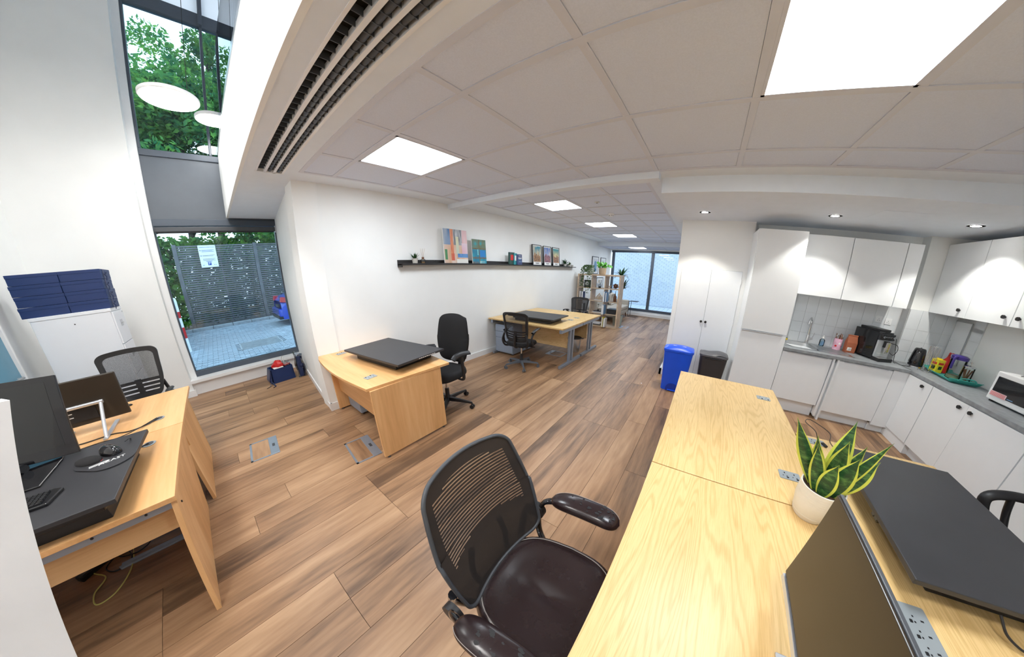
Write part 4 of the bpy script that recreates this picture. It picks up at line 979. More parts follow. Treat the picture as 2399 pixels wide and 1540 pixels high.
for x, y, l_ in ((-.63, 3.03, 'round grey cable grommet on the far beech desk'), (-.64, 2.56, 'round grey cable grommet beside the near riser board')):
    t = thing('cable_grommet', l_, 'cable grommet', (x, y, .73)); MB().lathe([(.036, 0), (.040, .003), (.0, .0045)], n=28).build('cap', SOCK, t, smooth=30); MB().lathe([(.026, .0042), (.027, .0052), (.022, .005)], n=24).build('ring', CHARC, t)
r4 = riser('black riser board with the monitor and keyboard on the near left desk', (-.925, 2.135), -.045, .62, .78, .85, base=(.8, .9))

# monitors
def screen(t, w_, h_, zc, m_front, thick=.018, bez=.012, y=0.0, tilt=0.0):
    R_ = Matrix.Translation((0, y, zc)) @ Matrix.Rotation(tilt, 4, 'X')
    b = MB().box(-w_ / 2, w_ / 2, 0, thick, -h_ / 2, h_ / 2, m=R_).build('monitor_housing', BLACK, t, bevel=.004)
    MB().box(-w_ / 2 + .002, w_ / 2 - .002, -.002, -.0002, -h_ / 2 + .002, h_ / 2 - .002, m=R_).build('bezel', BLACKG, b)
    MB().box(-w_ / 2 + bez, w_ / 2 - bez, -.0036, -.0021, -h_ / 2 + bez * 1.6, h_ / 2 - bez * 1.3, m=R_).build('display', m_front, b)
    return b
t = thing('monitor', 'large black widescreen monitor standing on the left riser board', 'monitor', (-1.20, 2.45, .85), .0)
MT = Matrix.Translation((.02, 0, .03)) @ Matrix.Rotation(.07, 4, 'Y') @ Matrix.Rotation(-.24, 4, 'X') @ Matrix.Translation((-.02, 0, -.03))
BX(-.28, .30, .0, .02, .03, .475, m=MT).build('monitor_housing', BLACK, t, bevel=.004)
bz = BX(-.278, .298, -.003, -.0002, .032, .473, m=MT).build('bezel', BLACKG, t); BX(-.258, .255, -.0045, -.0031, .085, .445, m=MT).build('display', SCREEN, t)
BX(-.02, .05, .07, .10, .0, .26).build('stand_neck', BLACK, t, bevel=.006); MB().prism([(-.12, -.28), (.22, -.30), (.23, -.02), (.20, .12), (-.12, .12)], 0, .010).build('stand_foot', BLACKG, t, bevel=.003)
MB().cyl((.06, -.02, .03), (.10, -.05, .03), .022, n=14).build('hinge_knob', BLACK, t, smooth=40)
t = thing('monitor', 'flat black touchscreen seen from behind on its silver U-shaped stand', 'monitor', (-1.03, 3.18, .73))
BX(-.24, .235, -.012, .012, .07, .40, m=Matrix.Rotation(-.10, 4, 'X')).build('monitor_housing', SCREENM, t, bevel=.008)
BX(-.20, .06, -.020, -.012, .10, .22, m=Matrix.Rotation(-.10, 4, 'X')).build('rear_cover', BLACK, t, bevel=.004)
for k in range(4): BX(-.17, -.10 + .03 * (k % 2), -.0215, -.020, .125 + k * .014, .131 + k * .014, m=Matrix.Rotation(-.10, 4, 'X')).build('label_line', INKW, t)
for sx_ in (.105, -.16): MB().tube([(sx_, -.01, .22), (sx_, -.24, .005)], .012, n=8).build('stand_leg', SILVER, t, smooth=60)
for s_ in (-.16, .105): MB().box(s_ - .014, s_ + .014, -.27, .12, .0, .012).build('stand_runner', SILVER, t, bevel=.003)
MB().cyl((-.18, -.02, .215), (.12, -.02, .215), .013, n=12).build('stand_crossbar', SILVER, t, smooth=40)
t = thing('monitor', 'thin monitor with a silver chin seen side-on in the bottom right foreground', 'monitor', (.455, -.455, .73), PI)
BX(-.28, .275, -.004, .006, .14, .472).build('monitor_housing', CHARC, t, bevel=.002); BX(-.28, .275, -.010, .008, .122, .140).build('lower_edge_strip', SILVER, t, bevel=.002)
BX(-.275, .27, -.011, -.0042, .155, .470).build('display', SCREENM, t, bevel=.002)
BX(-.276, -.272, .002, .014, .30, .33).build('side_button', CHARC, t)
BX(-.03, .03, .010, .03, .0, .28).build('stand_neck', SILVER, t, bevel=.004); BX(-.11, .11, .01, .16, .0, .008).build('stand_foot', SILVER, t, bevel=.003)

# keyboard, mouse mat, mouse
t = thing('keyboard', 'black keyboard on the left riser board, cut off by the white screen', 'keyboard', (-1.10, 1.99, .851), -.05)
MB().prism([(-.22, -.065), (.215, -.07), (.235, .05), (.20, .065), (-.22, .065)], .0, .014).build('case', BLACKG, t, bevel=.004)
km = bpy.data.meshes.new('key'); mb = BX(-.0075, .0075, -.0075, .0075, 0, .006); km.from_pydata(mb.v, [], mb.f); km.materials.append(BLACK)
for r in range(6):
    for k in range(22): mesh_link('key', km, t, (-.205 + k * .0185, -.05 + r * .0185, .014))
t = thing('mouse_mat', 'black oval mouse mat with a wrist rest and printed lettering', 'mouse mat', (-.745, 2.22, .851), -.75)
rbox(.30, .20, .005, .098, n=10).build('mat', BLACKM, t, bevel=.001); MB().lathe([(0, .020), (.04, .019), (.068, .012), (.074, .004), (.074, .0)], c=(-.085, -.025, .004), n=28, sy=.6).build('wrist_rest', FABRIC, t, smooth=60)
text('lettering', 'ACAST', .036, INKW, t, basis((.055, -.01, .0056), (math.cos(.95), math.sin(.95), 0), (-math.sin(.95), math.cos(.95), 0)))
for k in range(2): BX(-.04, .04, -.003, .003, .005, .0056, m=Matrix.Translation((.02 - k * .012, -.05 + k * .008, 0)) @ Matrix.Rotation(.95, 4, 'Z')).build('text_line', INKW, t)
MB().prism([(-.012, 0), (.012, 0), (0, .02)], .005, .0058, m=Matrix.Translation((-.02, -.02, 0))).build('logo', INKR, t)
t = thing('computer_mouse', 'black wired mouse lying on the oval mat', 'mouse', (-.735, 2.285, .857), -.9); t.scale = (1.28, 1.22, 1.1)
MB().grid(lambda u, v: (.055 * math.cos(PI * v) * -1, .031 * math.cos(2 * PI * u) * math.sin(PI * v) ** .7, max(0, .042 * math.sin(2 * PI * u)) * math.sin(PI * v) ** .6 + .001), 24, 18).build('shell', BLACKG, t, smooth=60)
MB().cyl((.028, -.003, .03), (.028, .003, .03), .008, n=14).build('scroll_wheel', CHARC, t, smooth=40)
def cable(label, pts, r, m_, name='cable', cat='cable', group=None):
    t = MB().tube(smooth_open(pts, 8), r, n=8).build(name, m_, smooth=60); tag(t, label, cat, group); return t
cable('thin mouse cable looping back over the left desk', [(-.68, 2.36, .868), (-.67, 2.42, .855), (-.72, 2.62, .740), (-.68, 2.70, .735), (-.78, 2.74, .736), (-.95, 2.72, .735)], .003, BLACK)
cable('black cables running to the far desk grommet', [(-.63, 3.02, .739), (-.70, 2.95, .737), (-.80, 2.93, .736), (-.90, 2.98, .736), (-1.05, 2.97, .736), (-1.2, 3.0, .735)], .004, BLACK)
cable('second thin cable crossing to the far desk grommet', [(-.64, 3.03, .741), (-.74, 2.90, .744), (-.84, 2.84, .743), (-.95, 2.86, .742), (-1.15, 2.85, .736)], .0034, BLACK)
cable('short cable from the near grommet under the riser', [(-.64, 2.56, .738), (-.70, 2.53, .737), (-.76, 2.50, .737)], .004, BLACK)
t = thing('cable_adapter', 'small black adapter block between the left desk cables', 'adapter', (-.86, 2.79, .731), .2); BX(-.035, .035, -.010, .010, 0, .018).build('block', BLACK, t, bevel=.003); MB().cyl((.035, 0, .009), (.05, 0, .009), .006, n=10).build('strain_relief', CHARC, t)
t = thing('remote_control', 'small black handset lying at the far edge of the left desk', 'remote', (-.93, 3.62, .731), .6); BX(-.05, .05, -.018, .018, 0, .012).build('case', BLACK, t, bevel=.003)
for i in range(8): BX(-.04 + i * .011, -.034 + i * .011, -.010, .010, .012, .0135).build('button', CHARC, t)
# under the left desk
cable('yellow network cable looping on the floor under the left desk', [(-1.05, 2.70, .45), (-1.06, 2.72, .15), (-1.06, 2.70, .008), (-1.04, 2.45, .006), (-1.10, 2.28, .006), (-1.19, 2.25, .006), (-1.22, 2.36, .006), (-1.18, 2.47, .006), (-1.27, 2.60, .006), (-1.25, 2.72, .04), (-1.12, 2.74, .10)], .004, CORDY)
cable('black cable hanging down behind the left desk panel', [(-.88, 2.60, .55), (-.86, 2.64, .3), (-.92, 2.62, .05), (-1.0, 2.58, .006), (-1.1, 2.60, .006), (-1.15, 2.66, .006)], .004, BLACK)
cable('black coiled cable on the floor under the left desk', [(-1.08, 2.74, .35), (-1.10, 2.70, .06), (-1.05, 2.55, .006), (-1.12, 2.48, .006), (-1.19, 2.56, .006), (-1.14, 2.68, .006), (-1.08, 2.74, .05)], .004, BLACK)
t = thing('power_strip', 'black power strip lying on the floor under the left desk', 'power strip', (-1.20, 2.66, 0), .75); BX(-.16, .16, -.028, .028, 0, .04).build('body', BLACK, t, bevel=.006)
for k in range(4): BX(-.14 + k * .08, -.10 + k * .08, -.018, .018, .04, .043).build('outlet', CHARC, t, bevel=.001)
t = thing('cable_tray', 'blue-grey metal floor strip seen under the left desk', 'cable tray', (-.90, 2.50, 0)); MB().box(-.20, .24, -.03, .03, 0, .012).build('tray', STEELB, t, bevel=.002); MB().box(-.20, .24, -.03, -.026, .012, .03).build('flange', STEELB, t)

# white leaning screen at the left edge, out of focus close to the lens
wm_ = mat('screen_white', (.80, .80, .82), .8)
wp = thing('partition_screen', 'white partition screen close to the lens at the left edge', 'partition', (0, 0, 0))
P1 = Vector((-.353, .828, 1.53)); P2 = Vector((-.486, .757, 1.03)); D = (P2 - P1); P3 = P1 + D * 2.06; LFT = Vector((-1.1, .10, 0)); TH = Vector((.02, -.03, 0)); TP = Vector((-.353, .828, 2.3))
MB().add([P1, P3, P3 + LFT, P1 + LFT, P1 + TH, P3 + TH, P3 + LFT + TH, P1 + LFT + TH], [(0, 1, 2, 3), (7, 6, 5, 4), (0, 4, 5, 1), (1, 5, 6, 2), (2, 6, 7, 3), (3, 7, 4, 0)]).build('panel', wm_, wp)
MB().tube([P3 + Vector((-.1, -.3, -P3.z + .02)), P3 + Vector((-.1, .3, -P3.z + .02))], .02).tube([P3 + Vector((-.1, .0, 0)), P3 + Vector((-.1, .0, -P3.z + .02))], .02).build('stand_foot', SILVER, wp, smooth=60)

# floor boxes
def floorbox(label, c, rz, a=.27, b=.40):
    t = thing('floor_box', label, 'floor box', (c[0], c[1], 0), rz, 'metal-framed floor boxes')
    MB().box(-a / 2, a / 2, -b / 2, -b / 2 + .02, 0, .004).box(-a / 2, -a / 2 + .02, -b / 2, b / 2, 0, .004).box(a / 2 - .02, a / 2, -b / 2, b / 2, 0, .004).build('frame', STEELB, t)
    BX(-a / 2, a / 2, b / 2 - .085, b / 2, 0, .006).build('hinged_end', STEELB, t, bevel=.002); BX(-.03, .03, b / 2 - .055, b / 2 - .030, .006, .0075).build('lift_tab', CHARC, t)
    BX(-a / 2 + .02, a / 2 - .02, -b / 2 + .02, b / 2 - .085, 0, .002).build('wood_inlay', FLOOR, t)
floorbox('metal-framed floor box in the open floor by the window bay', (-.035, 3.32), -PI / 2 - .08, .40, .27)
floorbox('metal-framed floor box half under the beech desk', (.72, 2.50), -PI / 2 - .1, .42, .25)
floorbox('thin-framed floor box under the double desk', (4.57, 2.45), 0, .30, .36)
floorbox('floor box frame near the shelving unit', (8.15, 2.05), 0, .40, .25)

# filing cabinet with the gift boxes
t = thing('filing_cabinet', 'white steel filing cabinet against the white wall', 'filing cabinet', (-1.62, 4.78, 0), 0)
BX(0, .60, .0, .46, .03, 1.50).build('carcass', CABW, t, bevel=.006); BX(-.005, .61, -.005, .465, 1.50, 1.535).build('top_cap', CABW, t, bevel=.004)
MB().cyl((.30, -.002, 1.42), (.30, .0, 1.42), .006, n=10).build('vent_hole', BLACK, t); BX(.02, .58, .02, .44, 0, .03).build('plinth', CHARC, t)
for k in range(4):
    d = BX(.60, .616, .012, .448, .05 + k * .362, .405 + k * .362).build('drawer', CABW, t, bevel=.004)
    z = .05 + k * .362 + .21; MB().box(.616, .619, .18, .28, z - .03, z + .045).build('handle_plate', SILVER, d, bevel=.002); MB().box(.617, .63, .185, .275, z, z + .012).build('handle_grip', STEEL, d, bevel=.003)
MB().cyl((.616, .40, 1.47), (.621, .40, 1.47), .010, n=12).build('lock', STEEL, t, smooth=40)
gift = None
for c_ in range(2):
    for r in range(4):
        w_ = (.345, .31)[c_]; x = -1.665 + c_ * .35 + (3 - r) * -.0 ; z = 1.535 + r * .104; pos = ('lowest', 'second from bottom', 'third from bottom', 'topmost')[r]
        b = thing('gift_box', '%s navy gift box in the %s stack on the filing cabinet' % (pos, ('left', 'right')[c_]), 'box', (x + (.004 if r % 2 else 0), 4.80, z), 0, 'navy gift boxes stacked on the filing cabinet')
        BX(0, w_, 0, .38, .0, .074).build('tray', NAVY, b, bevel=.002); BX(-.002, w_ + .002, -.002, .382, .070, .1015).build('lid', NAVY, b, bevel=.002)
        if c_ == 1:
            R2 = Matrix.Translation((w_ + .004, .10, .05))
            MB().box(0, .003, -.006, .006, -.05, .05, m=R2).build('ribbon', NAVYS, b)
            for s_ in (-1, 1): MB().tube([R2 @ Vector((.004, 0, .0)), R2 @ Vector((.02, s_ * .022, .018)), R2 @ Vector((.012, s_ * .035, -.004)), R2 @ Vector((.004, 0, 0))], .005, n=6, flat=.3).build('bow_loop', NAVYS, b, smooth=60)
            MB().tube([R2 @ Vector((.004, .0, 0)), R2 @ Vector((.018, .012, -.03)), R2 @ Vector((.010, .02, -.07))], .005, n=6, flat=.3).build('ribbon_tail', NAVYS, b, smooth=60)
# open gift box with packing in the window bay
t = thing('open_gift_box', 'open navy gift box with red tissue on the floor by the window', 'box', (.42, 5.36, 0), .10)
MB().box(0, .34, 0, .012, 0, .235).box(0, .34, .228, .24, 0, .235).box(0, .012, 0, .24, 0, .235).box(.328, .34, 0, .24, 0, .235).box(0, .34, 0, .24, 0, .012).build('box_body', NAVY, t)
BX(-.003, .343, -.003, -.0002, 0, .085).build('lid_flap', NAVY, t); MB().prism([(-.02, -.04), (.0, .235), (-.01, .235), (-.06, .05)], .02, .2, axis=1).build('side_flap', NAVYS, t)
for a in ((-.10, -.10), (-.02, -.16)): MB().tube([(-.02, .05, .12), (-.04, -.02, .05), (a[0], a[1], .006), (a[0] - .05, a[1] - .03, .006)], .012, n=6, flat=.15).build('ribbon', NAVYS, t, smooth=60)
rt = random.Random(2)
def crumple(c, r, m_, nm, sx=1, sz=1, seed=1):
    q = random.Random(seed); ph = [q.uniform(0, 6.28) for _ in range(9)]
    return MB().grid(lambda u, v: (lambda k: (c[0] + r * sx * k * math.cos(2 * PI * u) * math.sin(PI * v), c[1] + r * k * math.sin(2 * PI * u) * math.sin(PI * v), c[2] + r * sz * k * math.cos(PI * v)))(1 + .16 * math.sin(2 * PI * u * 3 + ph[0] + 5 * v) + .12 * math.sin(2 * PI * u * 5 + ph[1] - 9 * v)), 26, 14).build(nm, m_, t, smooth=40)
crumple((.14, .10, .27), .075, RED, 'tissue_ball', 1.1, .9, 3); crumple((.27, .12, .24), .05, RED, 'tissue_ball', 1.3, .5, 5); crumple((.20, .16, .25), .10, FILM, 'plastic_wrap', 1.4, .5, 8)
MB().tube(smooth_open([(.22, .14, .24), (.23, .16, .33), (.26, .15, .38), (.25, .12, .28)]), .010, n=7, flat=.4).build('white_ribbon', PAPER, t, smooth=60); BX(.05, .20, .02, .10, .236, .242, m=Matrix.Rotation(.1, 4, 'X')).build('card', PAPER, t)
t = thing('plastic_bag', 'clear plastic sleeve standing upright beside the open gift box', 'bag', (.86, 5.32, 0), .05)
MB().grid(lambda u, v: (-.05 + .10 * u + .012 * math.sin(9 * v + 4 * u), .10 * math.sin(PI * u) - .02 + .01 * math.sin(13 * v), .01 + v * .42 + .02 * math.sin(5 * u)), 12, 18, thick=.02).build('sleeve', FILM, t, smooth=60)
BX(-.035, .035, .0, .05, .01, .36).build('folded_sheets', NAVYS, t, bevel=.004); crumple((.03, .02, .20), .035, NAVYS, 'knot', 1, 1, 6)

# bins
t = thing('pedal_bin', 'bright blue plastic pedal bin by the corridor corner', 'bin', (4.15, .17, 0), PI / 2 + .03)
rbox(.40, .28, .60, .05, taper=.80).build('body', BLUE, t, smooth=40); 
o = rbox(.42, .30, .04, .06, z0=.60).build('lid_rim', BLUE, t, bevel=.008); MB().grid(lambda u, v: (-.20 + .40 * u, -.14 + .28 * v, .64 + .045 * (math.sin(PI * u) * math.sin(PI * v)) ** .5), 16, 12).build('lid', BLUE, t, smooth=60)
BX(-.09, .09, .02, .04, .676, .682).build('lid_label', SILVER, t, bevel=.002)
MB().prism([(-.09, 0.0)] + [(-.09 * math.cos(PI * k / 12), .045 + .075 * math.sin(PI * k / 12)) for k in range(13)] + [(.09, 0)], .118, .132, axis=1).build('pedal_recess', mat('bin_blue_dark', (.004, .035, .33), .4), t)
BX(-.06, .06, .10, .16, .012, .025).build('pedal', BLUE, t, bevel=.006)
t = thing('lidded_bin', 'dark grey plastic bin with a lid beside the blue bin', 'bin', (4.36, -.32, 0), PI / 2)
rbox(.38, .26, .56, .05, taper=.82).build('body', BINK, t, smooth=40); rbox(.40, .28, .035, .06, z0=.565).build('lid_rim', BINL, t, bevel=.008)
MB().grid(lambda u, v: (-.19 + .38 * u, -.13 + .26 * v, .60 + .035 * (math.sin(PI * u) * math.sin(PI * v)) ** .5 + .012 * math.sin(2 * PI * u)), 16, 12).build('lid', BINL, t, smooth=60)
BX(-.12, .12, .128, .14, .54, .56).build('handle_slot', BLACK, t, bevel=.004)
t = thing('waste_basket', 'small steel-rimmed waste basket under the double desk', 'bin', (4.95, 2.22, 0)); MB().lathe([(.0, .004), (.10, .004), (.13, .30), (.126, .30), (.097, .01), (.0, .01)], n=28).build('basket', STEEL, t, smooth=40); MB().lathe([(.131, .29), (.135, .30), (.131, .31), (.125, .30)], n=28).build('rim', BLACK, t, smooth=40)

# ================================================================== KITCHEN
def knob(par, x, y, z, n):
    n = Vector(n); p = Vector((x, y, z)); MB().cyl(p, p + n * .018, .009, n=12).cyl(p + n * .016, p + n * .030, .019, .017, n=20).build('knob', KNOB, par, smooth=40)
# double cupboard in the wall
t = thing('wall_cupboard', 'tall white double cupboard doors with two black knobs behind the bins', 'cupboard', (4.70, -.085, 0))
for a, b, n_ in ((.002, .435, 1), (-.43, -.002, -1)):
    d = BX(-.012, 0, a, b, .02, 1.80).build('door', KWHITE, t, bevel=.002); knob(d, -.012, .033 * n_, 1.0, (-1, 0, 0))
    for z in (.35, 1.0, 1.62): MB().cyl((-.014, b if n_ > 0 else a, z), (-.014, b if n_ > 0 else a, z + .07), .005, n=8).build('hinge', SKIRT, d, smooth=40)
BX(-.003, -.001, -.432, .437, .01, 1.803).build('door_frame_gap', SOCK, t)
# tall fridge housing
t = thing('tall_fridge_unit', 'tall glossy white built-in fridge unit between the cupboard and the sink', 'fridge', (4.22, -1.155, 0))
BX(.022, .68, 0, .575, .10, 2.35).build('carcass', KWHITE, t, bevel=.001); BX(0, .020, .002, .573, 1.055, 2.35).build('upper_door', KGLOSS, t, bevel=.0015)
BX(0, .020, .002, .573, .15, 1.03).build('lower_door', KWHITE, t, bevel=.0015); BX(-.012, .02, .05, .565, 1.033, 1.048).build('handle_strip', SILVER, t, bevel=.002)
BX(.06, .08, 0, .575, 0, .10).build('plinth', KWHITE, t)
# worktop
wt = thing('worktop', 'grey L-shaped laminate kitchen worktop', 'worktop', (0, 0, 0))
SX0, SX1, SY0, SY1 = 4.38, 4.80, -1.66, -1.22
MB().box(4.215, SX0, -2.70, -1.16, .862, .90).build('worktop_run', WTOP, wt, bevel=.003)
BX(SX1, 4.90, -2.70, -1.16, .862, .90).build('worktop_run', WTOP, wt); BX(SX0, SX1, -2.70, SY0, .862, .90).build('worktop_run', WTOP, wt); BX(SX0, SX1, SY1, -1.16, .862, .90).build('worktop_run', WTOP, wt)
BX(-.2, 4.90, -3.30, -2.675, .862, .90).build('worktop_run', WTOP, wt, bevel=.003)
# sink
t = thing('kitchen_sink', 'stainless steel inset sink with a ribbed drainer', 'sink', (4.59, -1.45, .90))
MB().box(-.25, -.21, -.62, .25, 0, .004).box(.20, .25, -.62, .25, 0, .004).box(-.21, .20, .20, .25, 0, .004).box(-.21, .20, -.62, -.20, 0, .003).build('rim', STEEL, t, bevel=.001)
def bowl(u, v):
    r_ = 1 - .12 * v if v < .8 else (1 - .10) * (1 - (v - .8) / .2); a = 2 * PI * u; e = .5; ca, sa = math.cos(a), math.sin(a)
    return (math.copysign(abs(ca) ** e, ca) * .208 * r_ - .005, math.copysign(abs(sa) ** e, sa) * .20 * r_, .003 - (.13 * min(1, v / .75)))
MB().grid(bowl, 40, 14).build('bowl', STEEL, t, smooth=60)
for k in range(11): BX(-.15 + k * .03, -.143 + k * .03, -.58, -.25, .003, .008).build('drainer_rib', STEEL, t)
MB().lathe([(.0, 0), (.022, 0), (.024, .002)], c=(0, 0, -.126), n=18).build('waste', CHROME, t)
t = thing('kitchen_tap', 'chrome swan-neck mixer tap behind the sink', 'tap', (4.82, -1.60, .90))
MB().lathe([(.030, 0), (.030, .008), (.024, .012), (.022, .11), (.016, .13)], n=20).build('tap_body', CHROME, t, smooth=40)
MB().tube(smooth_open([(0, 0, .10), (0, 0, .26), (-.02, .01, .34), (-.08, .04, .38), (-.14, .07, .35), (-.155, .08, .29)], 7), .016, n=12).build('spout', CHROME, t, smooth=60)
MB().cyl((0, 0, .075), (0, -.055, .085), .017, n=16).cyl((0, -.055, .085), (0, -.066, .087), .015, n=16).build('lever_hub', CHROME, t, smooth=40); MB().tube([(0, -.06, .09), (-.01, -.075, .17)], .004).build('lever', CHROME, t, smooth=60)
# base units, left run
def base_unit(label, y0, y1, z0, handle=True, x=4.235):
    t = thing('base_unit', label, 'kitchen unit', (x, y0, 0)); W_ = y1 - y0
    BX(.022, .62, .002, W_ - .002, z0, .858).build('carcass', KWHITE, t); d = BX(0, .020, .003, W_ - .003, z0, .845).build('door', KWHITE, t, bevel=.0015)
    if handle: MB().box(-.010, .004, .06, W_ - .06, .838, .850).build('edge_pull', SILVER, d, bevel=.002)
    BX(.08, .10, 0, W_, 0, z0).build('plinth', KWHITE, t); return t
base_unit('white base unit with an edge pull under the sink', -1.775, -1.16, .19)
base_unit('white base unit with an edge pull under the coffee machine', -2.50, -1.86, .14)
t = thing('support_panel', 'narrow white support panel between the two sink-side units', 'panel', (4.22, -1.858, 0)); BX(0, .60, 0, .022, 0, .86).build('panel_board', KWHITE, t, bevel=.001); BX(.0, .60, .052, .075, .05, .86).build('panel_board', KWHITE, t, bevel=.001); BX(.05, .6, .022, .052, .02, .80).build('cavity_back', KWHITE, t)
t = thing('corner_filler', 'white corner post where the two kitchen runs meet', 'panel', (4.235, -2.70, 0)); BX(0, .03, -.0, .198, .10, .858).build('filler_board', KWHITE, t); BX(-.0, .30, -.02, .0, .10, .858).build('filler_board', KWHITE, t); BX(.06, .08, 0, .198, 0, .10).build('plinth', KWHITE, t); BX(-.44, .08, -.08, .0, 0, .13).build('plinth', KWHITE, t)
def rbase(label, x0, x1, kx, pair=None):
    t = thing('base_unit', label, 'kitchen unit', (x0, -2.70, 0)); W_ = x1 - x0
    BX(.002, W_ - .002, -.58, -.002, .13, .858).build('carcass', KWHITE, t)
    if pair is None: d = BX(.003, W_ - .003, 0, .020, .13, .852).build('door', KWHITE, t, bevel=.0015); knob(d, kx - x0, .020, .80, (0, 1, 0))
    else:
        d = BX(.003, pair - x0 - .0015, 0, .020, .13, .852).build('door', KWHITE, t, bevel=.0015); knob(d, kx[0] - x0, .020, .80, (0, 1, 0))
        d = BX(pair - x0 + .0015, W_ - .003, 0, .020, .13, .852).build('door', KWHITE, t, bevel=.0015); knob(d, kx[1] - x0, .020, .80, (0, 1, 0))
    BX(0, W_, -.08, -.06, 0, .13).build('plinth', KWHITE, t); return t
rbase('single-door white base unit with a black knob at the inner corner', 3.80, 4.235, 3.93)
rbase('two-door white base unit with paired black knobs under the tray', 2.66, 3.795, (3.22, 3.36), 3.285)
rbase('two-door white base unit at the right edge behind the loop-arm chair', 1.55, 2.655, (2.02, 2.18), 2.10)
# wall cabinets
def wallcab_l(label, y0, y1):
    t = thing('wall_cabinet', label, 'wall cabinet', (4.50, y0, 1.60)); W_ = y1 - y0
    BX(.021, .40, .001, W_ - .001, 0, .765).build('carcass', KWHITE, t); BX(0, .020, .002, W_ - .002, -.005, .765).build('door', KGLOSS, t, bevel=.0015); return t
wallcab_l('glossy white wall cabinet directly right of the tall fridge unit', -1.76, -1.17)
wallcab_l('glossy white wall cabinet above the coffee machine', -2.365, -1.765)
wallcab_l('narrow glossy white wall cabinet filler before the corner column', -2.54, -2.37)
def wallcab_r(label, x0, x1, kx):
    t = thing('wall_cabinet', label, 'wall cabinet', (x0, -2.93, 1.60)); W_ = x1 - x0
    BX(.001, W_ - .001, -.37, -.021, 0, .83).build('carcass', KWHITE, t); d = BX(.002, W_ - .002, -.020, 0, -.005, .83).build('door', KWHITE, t, bevel=.0015); knob(d, kx - x0, 0, .075, (0, 1, 0)); return t
wallcab_r('white wall cabinet with one black knob right beside the corner column', 4.145, 4.735, 4.24)
wallcab_r('white wall cabinet lit by the downlight, knob at its right', 3.60, 4.14, 3.67)
wallcab_r('white wall cabinet at the right edge, knob at its left', 3.05, 3.595, 3.52)
# tiled splashbacks
cm = {}
def ctiles(name, fn, nu, nv, s, wall):
    for i in range(nu):
        for j in range(nv): fn(i, j)
tm = bpy.data.meshes.new('wall_tile'); mb = BX(-.006, 0, .0015, .1485, .0015, .1485); tm.from_pydata(mb.v, [], mb.f); tm.materials.append(CTILE)
sb = struct(BX(4.893, 4.90, -2.72, -1.15, .90, 1.60).build('wall_splashback', GROUT))
for i in range(10):
    for j in range(5): mesh_link('wall_tile', tm, sb, (4.893, -2.70 + i * .15, .895 + j * .15 if j < 4 else 1.448))
sb2 = struct(BX(4.735, 4.742, -3.30, -2.72, .90, 1.60).box(4.742, 4.895, -2.722, -2.715, .90, 1.60).build('wall_splashback_column', GROUT))
for i in range(4):
    for j in range(5): mesh_link('wall_tile', tm, sb2, (4.735, -3.30 + i * .15 - (.02 if i < 4 else 0) + .0, .895 + j * .15 if j < 4 else 1.448))
sb3 = struct(BX(4.30, 4.735, -3.30, -3.293, .90, 1.60).build('wall_splashback_right', GROUT))
for i in range(3):
    for j in range(5):
        if i == 0: mesh_link('wall_tile', tm, sb3, (4.30 + i * .15, -3.293, .895 + j * .15 if j < 4 else 1.448), (0, 0, -PI / 2))
t = thing('meter_hatch', 'white access hatch panel with a metal edge on the wall behind the kettle', 'access panel', (4.47, -3.285, 1.02)); BX(.0, .25, -.005, .008, 0, .52).build('panel_board', KWHITE, t, bevel=.001)
MB().box(-.006, .256, .006, .012, .516, .524).build('edge_strip', STEEL, t); BX(-.006, .0, .006, .012, .0, .52).build('edge_strip', STEEL, t); MB().cyl((.235, .008, .27), (.235, .016, .27), .010, n=14).build('knob', SKIRT, t, smooth=40)
# wall sockets
def wsock(label, y, z, w_=.085, dbl=False):
    t = thing('wall_socket', label, 'wall socket', (4.887, y, z), group=None); BX(-.010, 0, -w_ / 2, w_ / 2, -.043, .043).build('face_plate', SKIRT, t, bevel=.003)
    BX(-.013, -.010, -.008, .008, .012, .030).build('rocker', SKIRT, t, bevel=.001)
    for dy, dz in ((0, .002), (-.012, -.018), (.012, -.018)): BX(-.0112, -.010, dy - .003, dy + .003, dz - .004, dz + .004).build('pin_hole', CHARC, t)
    return t
wsock('upper left white wall socket above the coffee machine', -2.46, 1.40); wsock('upper right white wall socket above the coffee machine', -2.585, 1.385)
s3 = wsock('lower wide white wall socket holding a black plug', -2.62, 1.23, .14); MB().box(-.04, -.011, .01, .05, -.02, .02).build('plug', BLACK, s3, bevel=.006)

# worktop things
t = thing('sponge', 'yellow sponge at the back of the sink', 'sponge', (4.80, -1.285, .905), .2); BX(-.03, .03, -.045, .045, 0, .028).build('foam', SPONGE, t, bevel=.006); BX(-.03, .03, -.045, .045, .028, .034).build('scourer', LEAF3, t, bevel=.001)
t = thing('soap_bottle', 'clear pump bottle of hand soap with blue print by the tap', 'bottle', (4.80, -1.80, .90)); MB().lathe([(.0, .002), (.032, .002), (.034, .03), (.034, .09), (.014, .115), (.014, .12)], n=22).build('bottle_body', CLEARB, t, smooth=40)
MB().lathe([(.0, .006), (.030, .006), (.031, .07), (0, .07)], n=20).build('soap', CLEARB, t, smooth=40); MB().lathe([(.015, .115), (.016, .135), (.006, .138), (.006, .155), (0, .156)], n=16).build('pump', PAPER, t, smooth=40); BX(-.035, -.004, -.005, .005, .152, .160).build('spout', PAPER, t, bevel=.002)
for k in range(4): BX(-.0352, -.034, -.016, .016, .03 + k * .014, .037 + k * .014).build('print_line', BOOKLB, t)
t = thing('utensil_tin', 'pink patterned tin holding cutlery and wooden stirrers', 'tin', (4.73, -1.975, .90)); MB().lathe([(.0, .0), (.052, .0), (.052, .16), (.049, .16), (.049, .004), (0, .004)], n=28).build('tin_body', PINK, t, smooth=40)
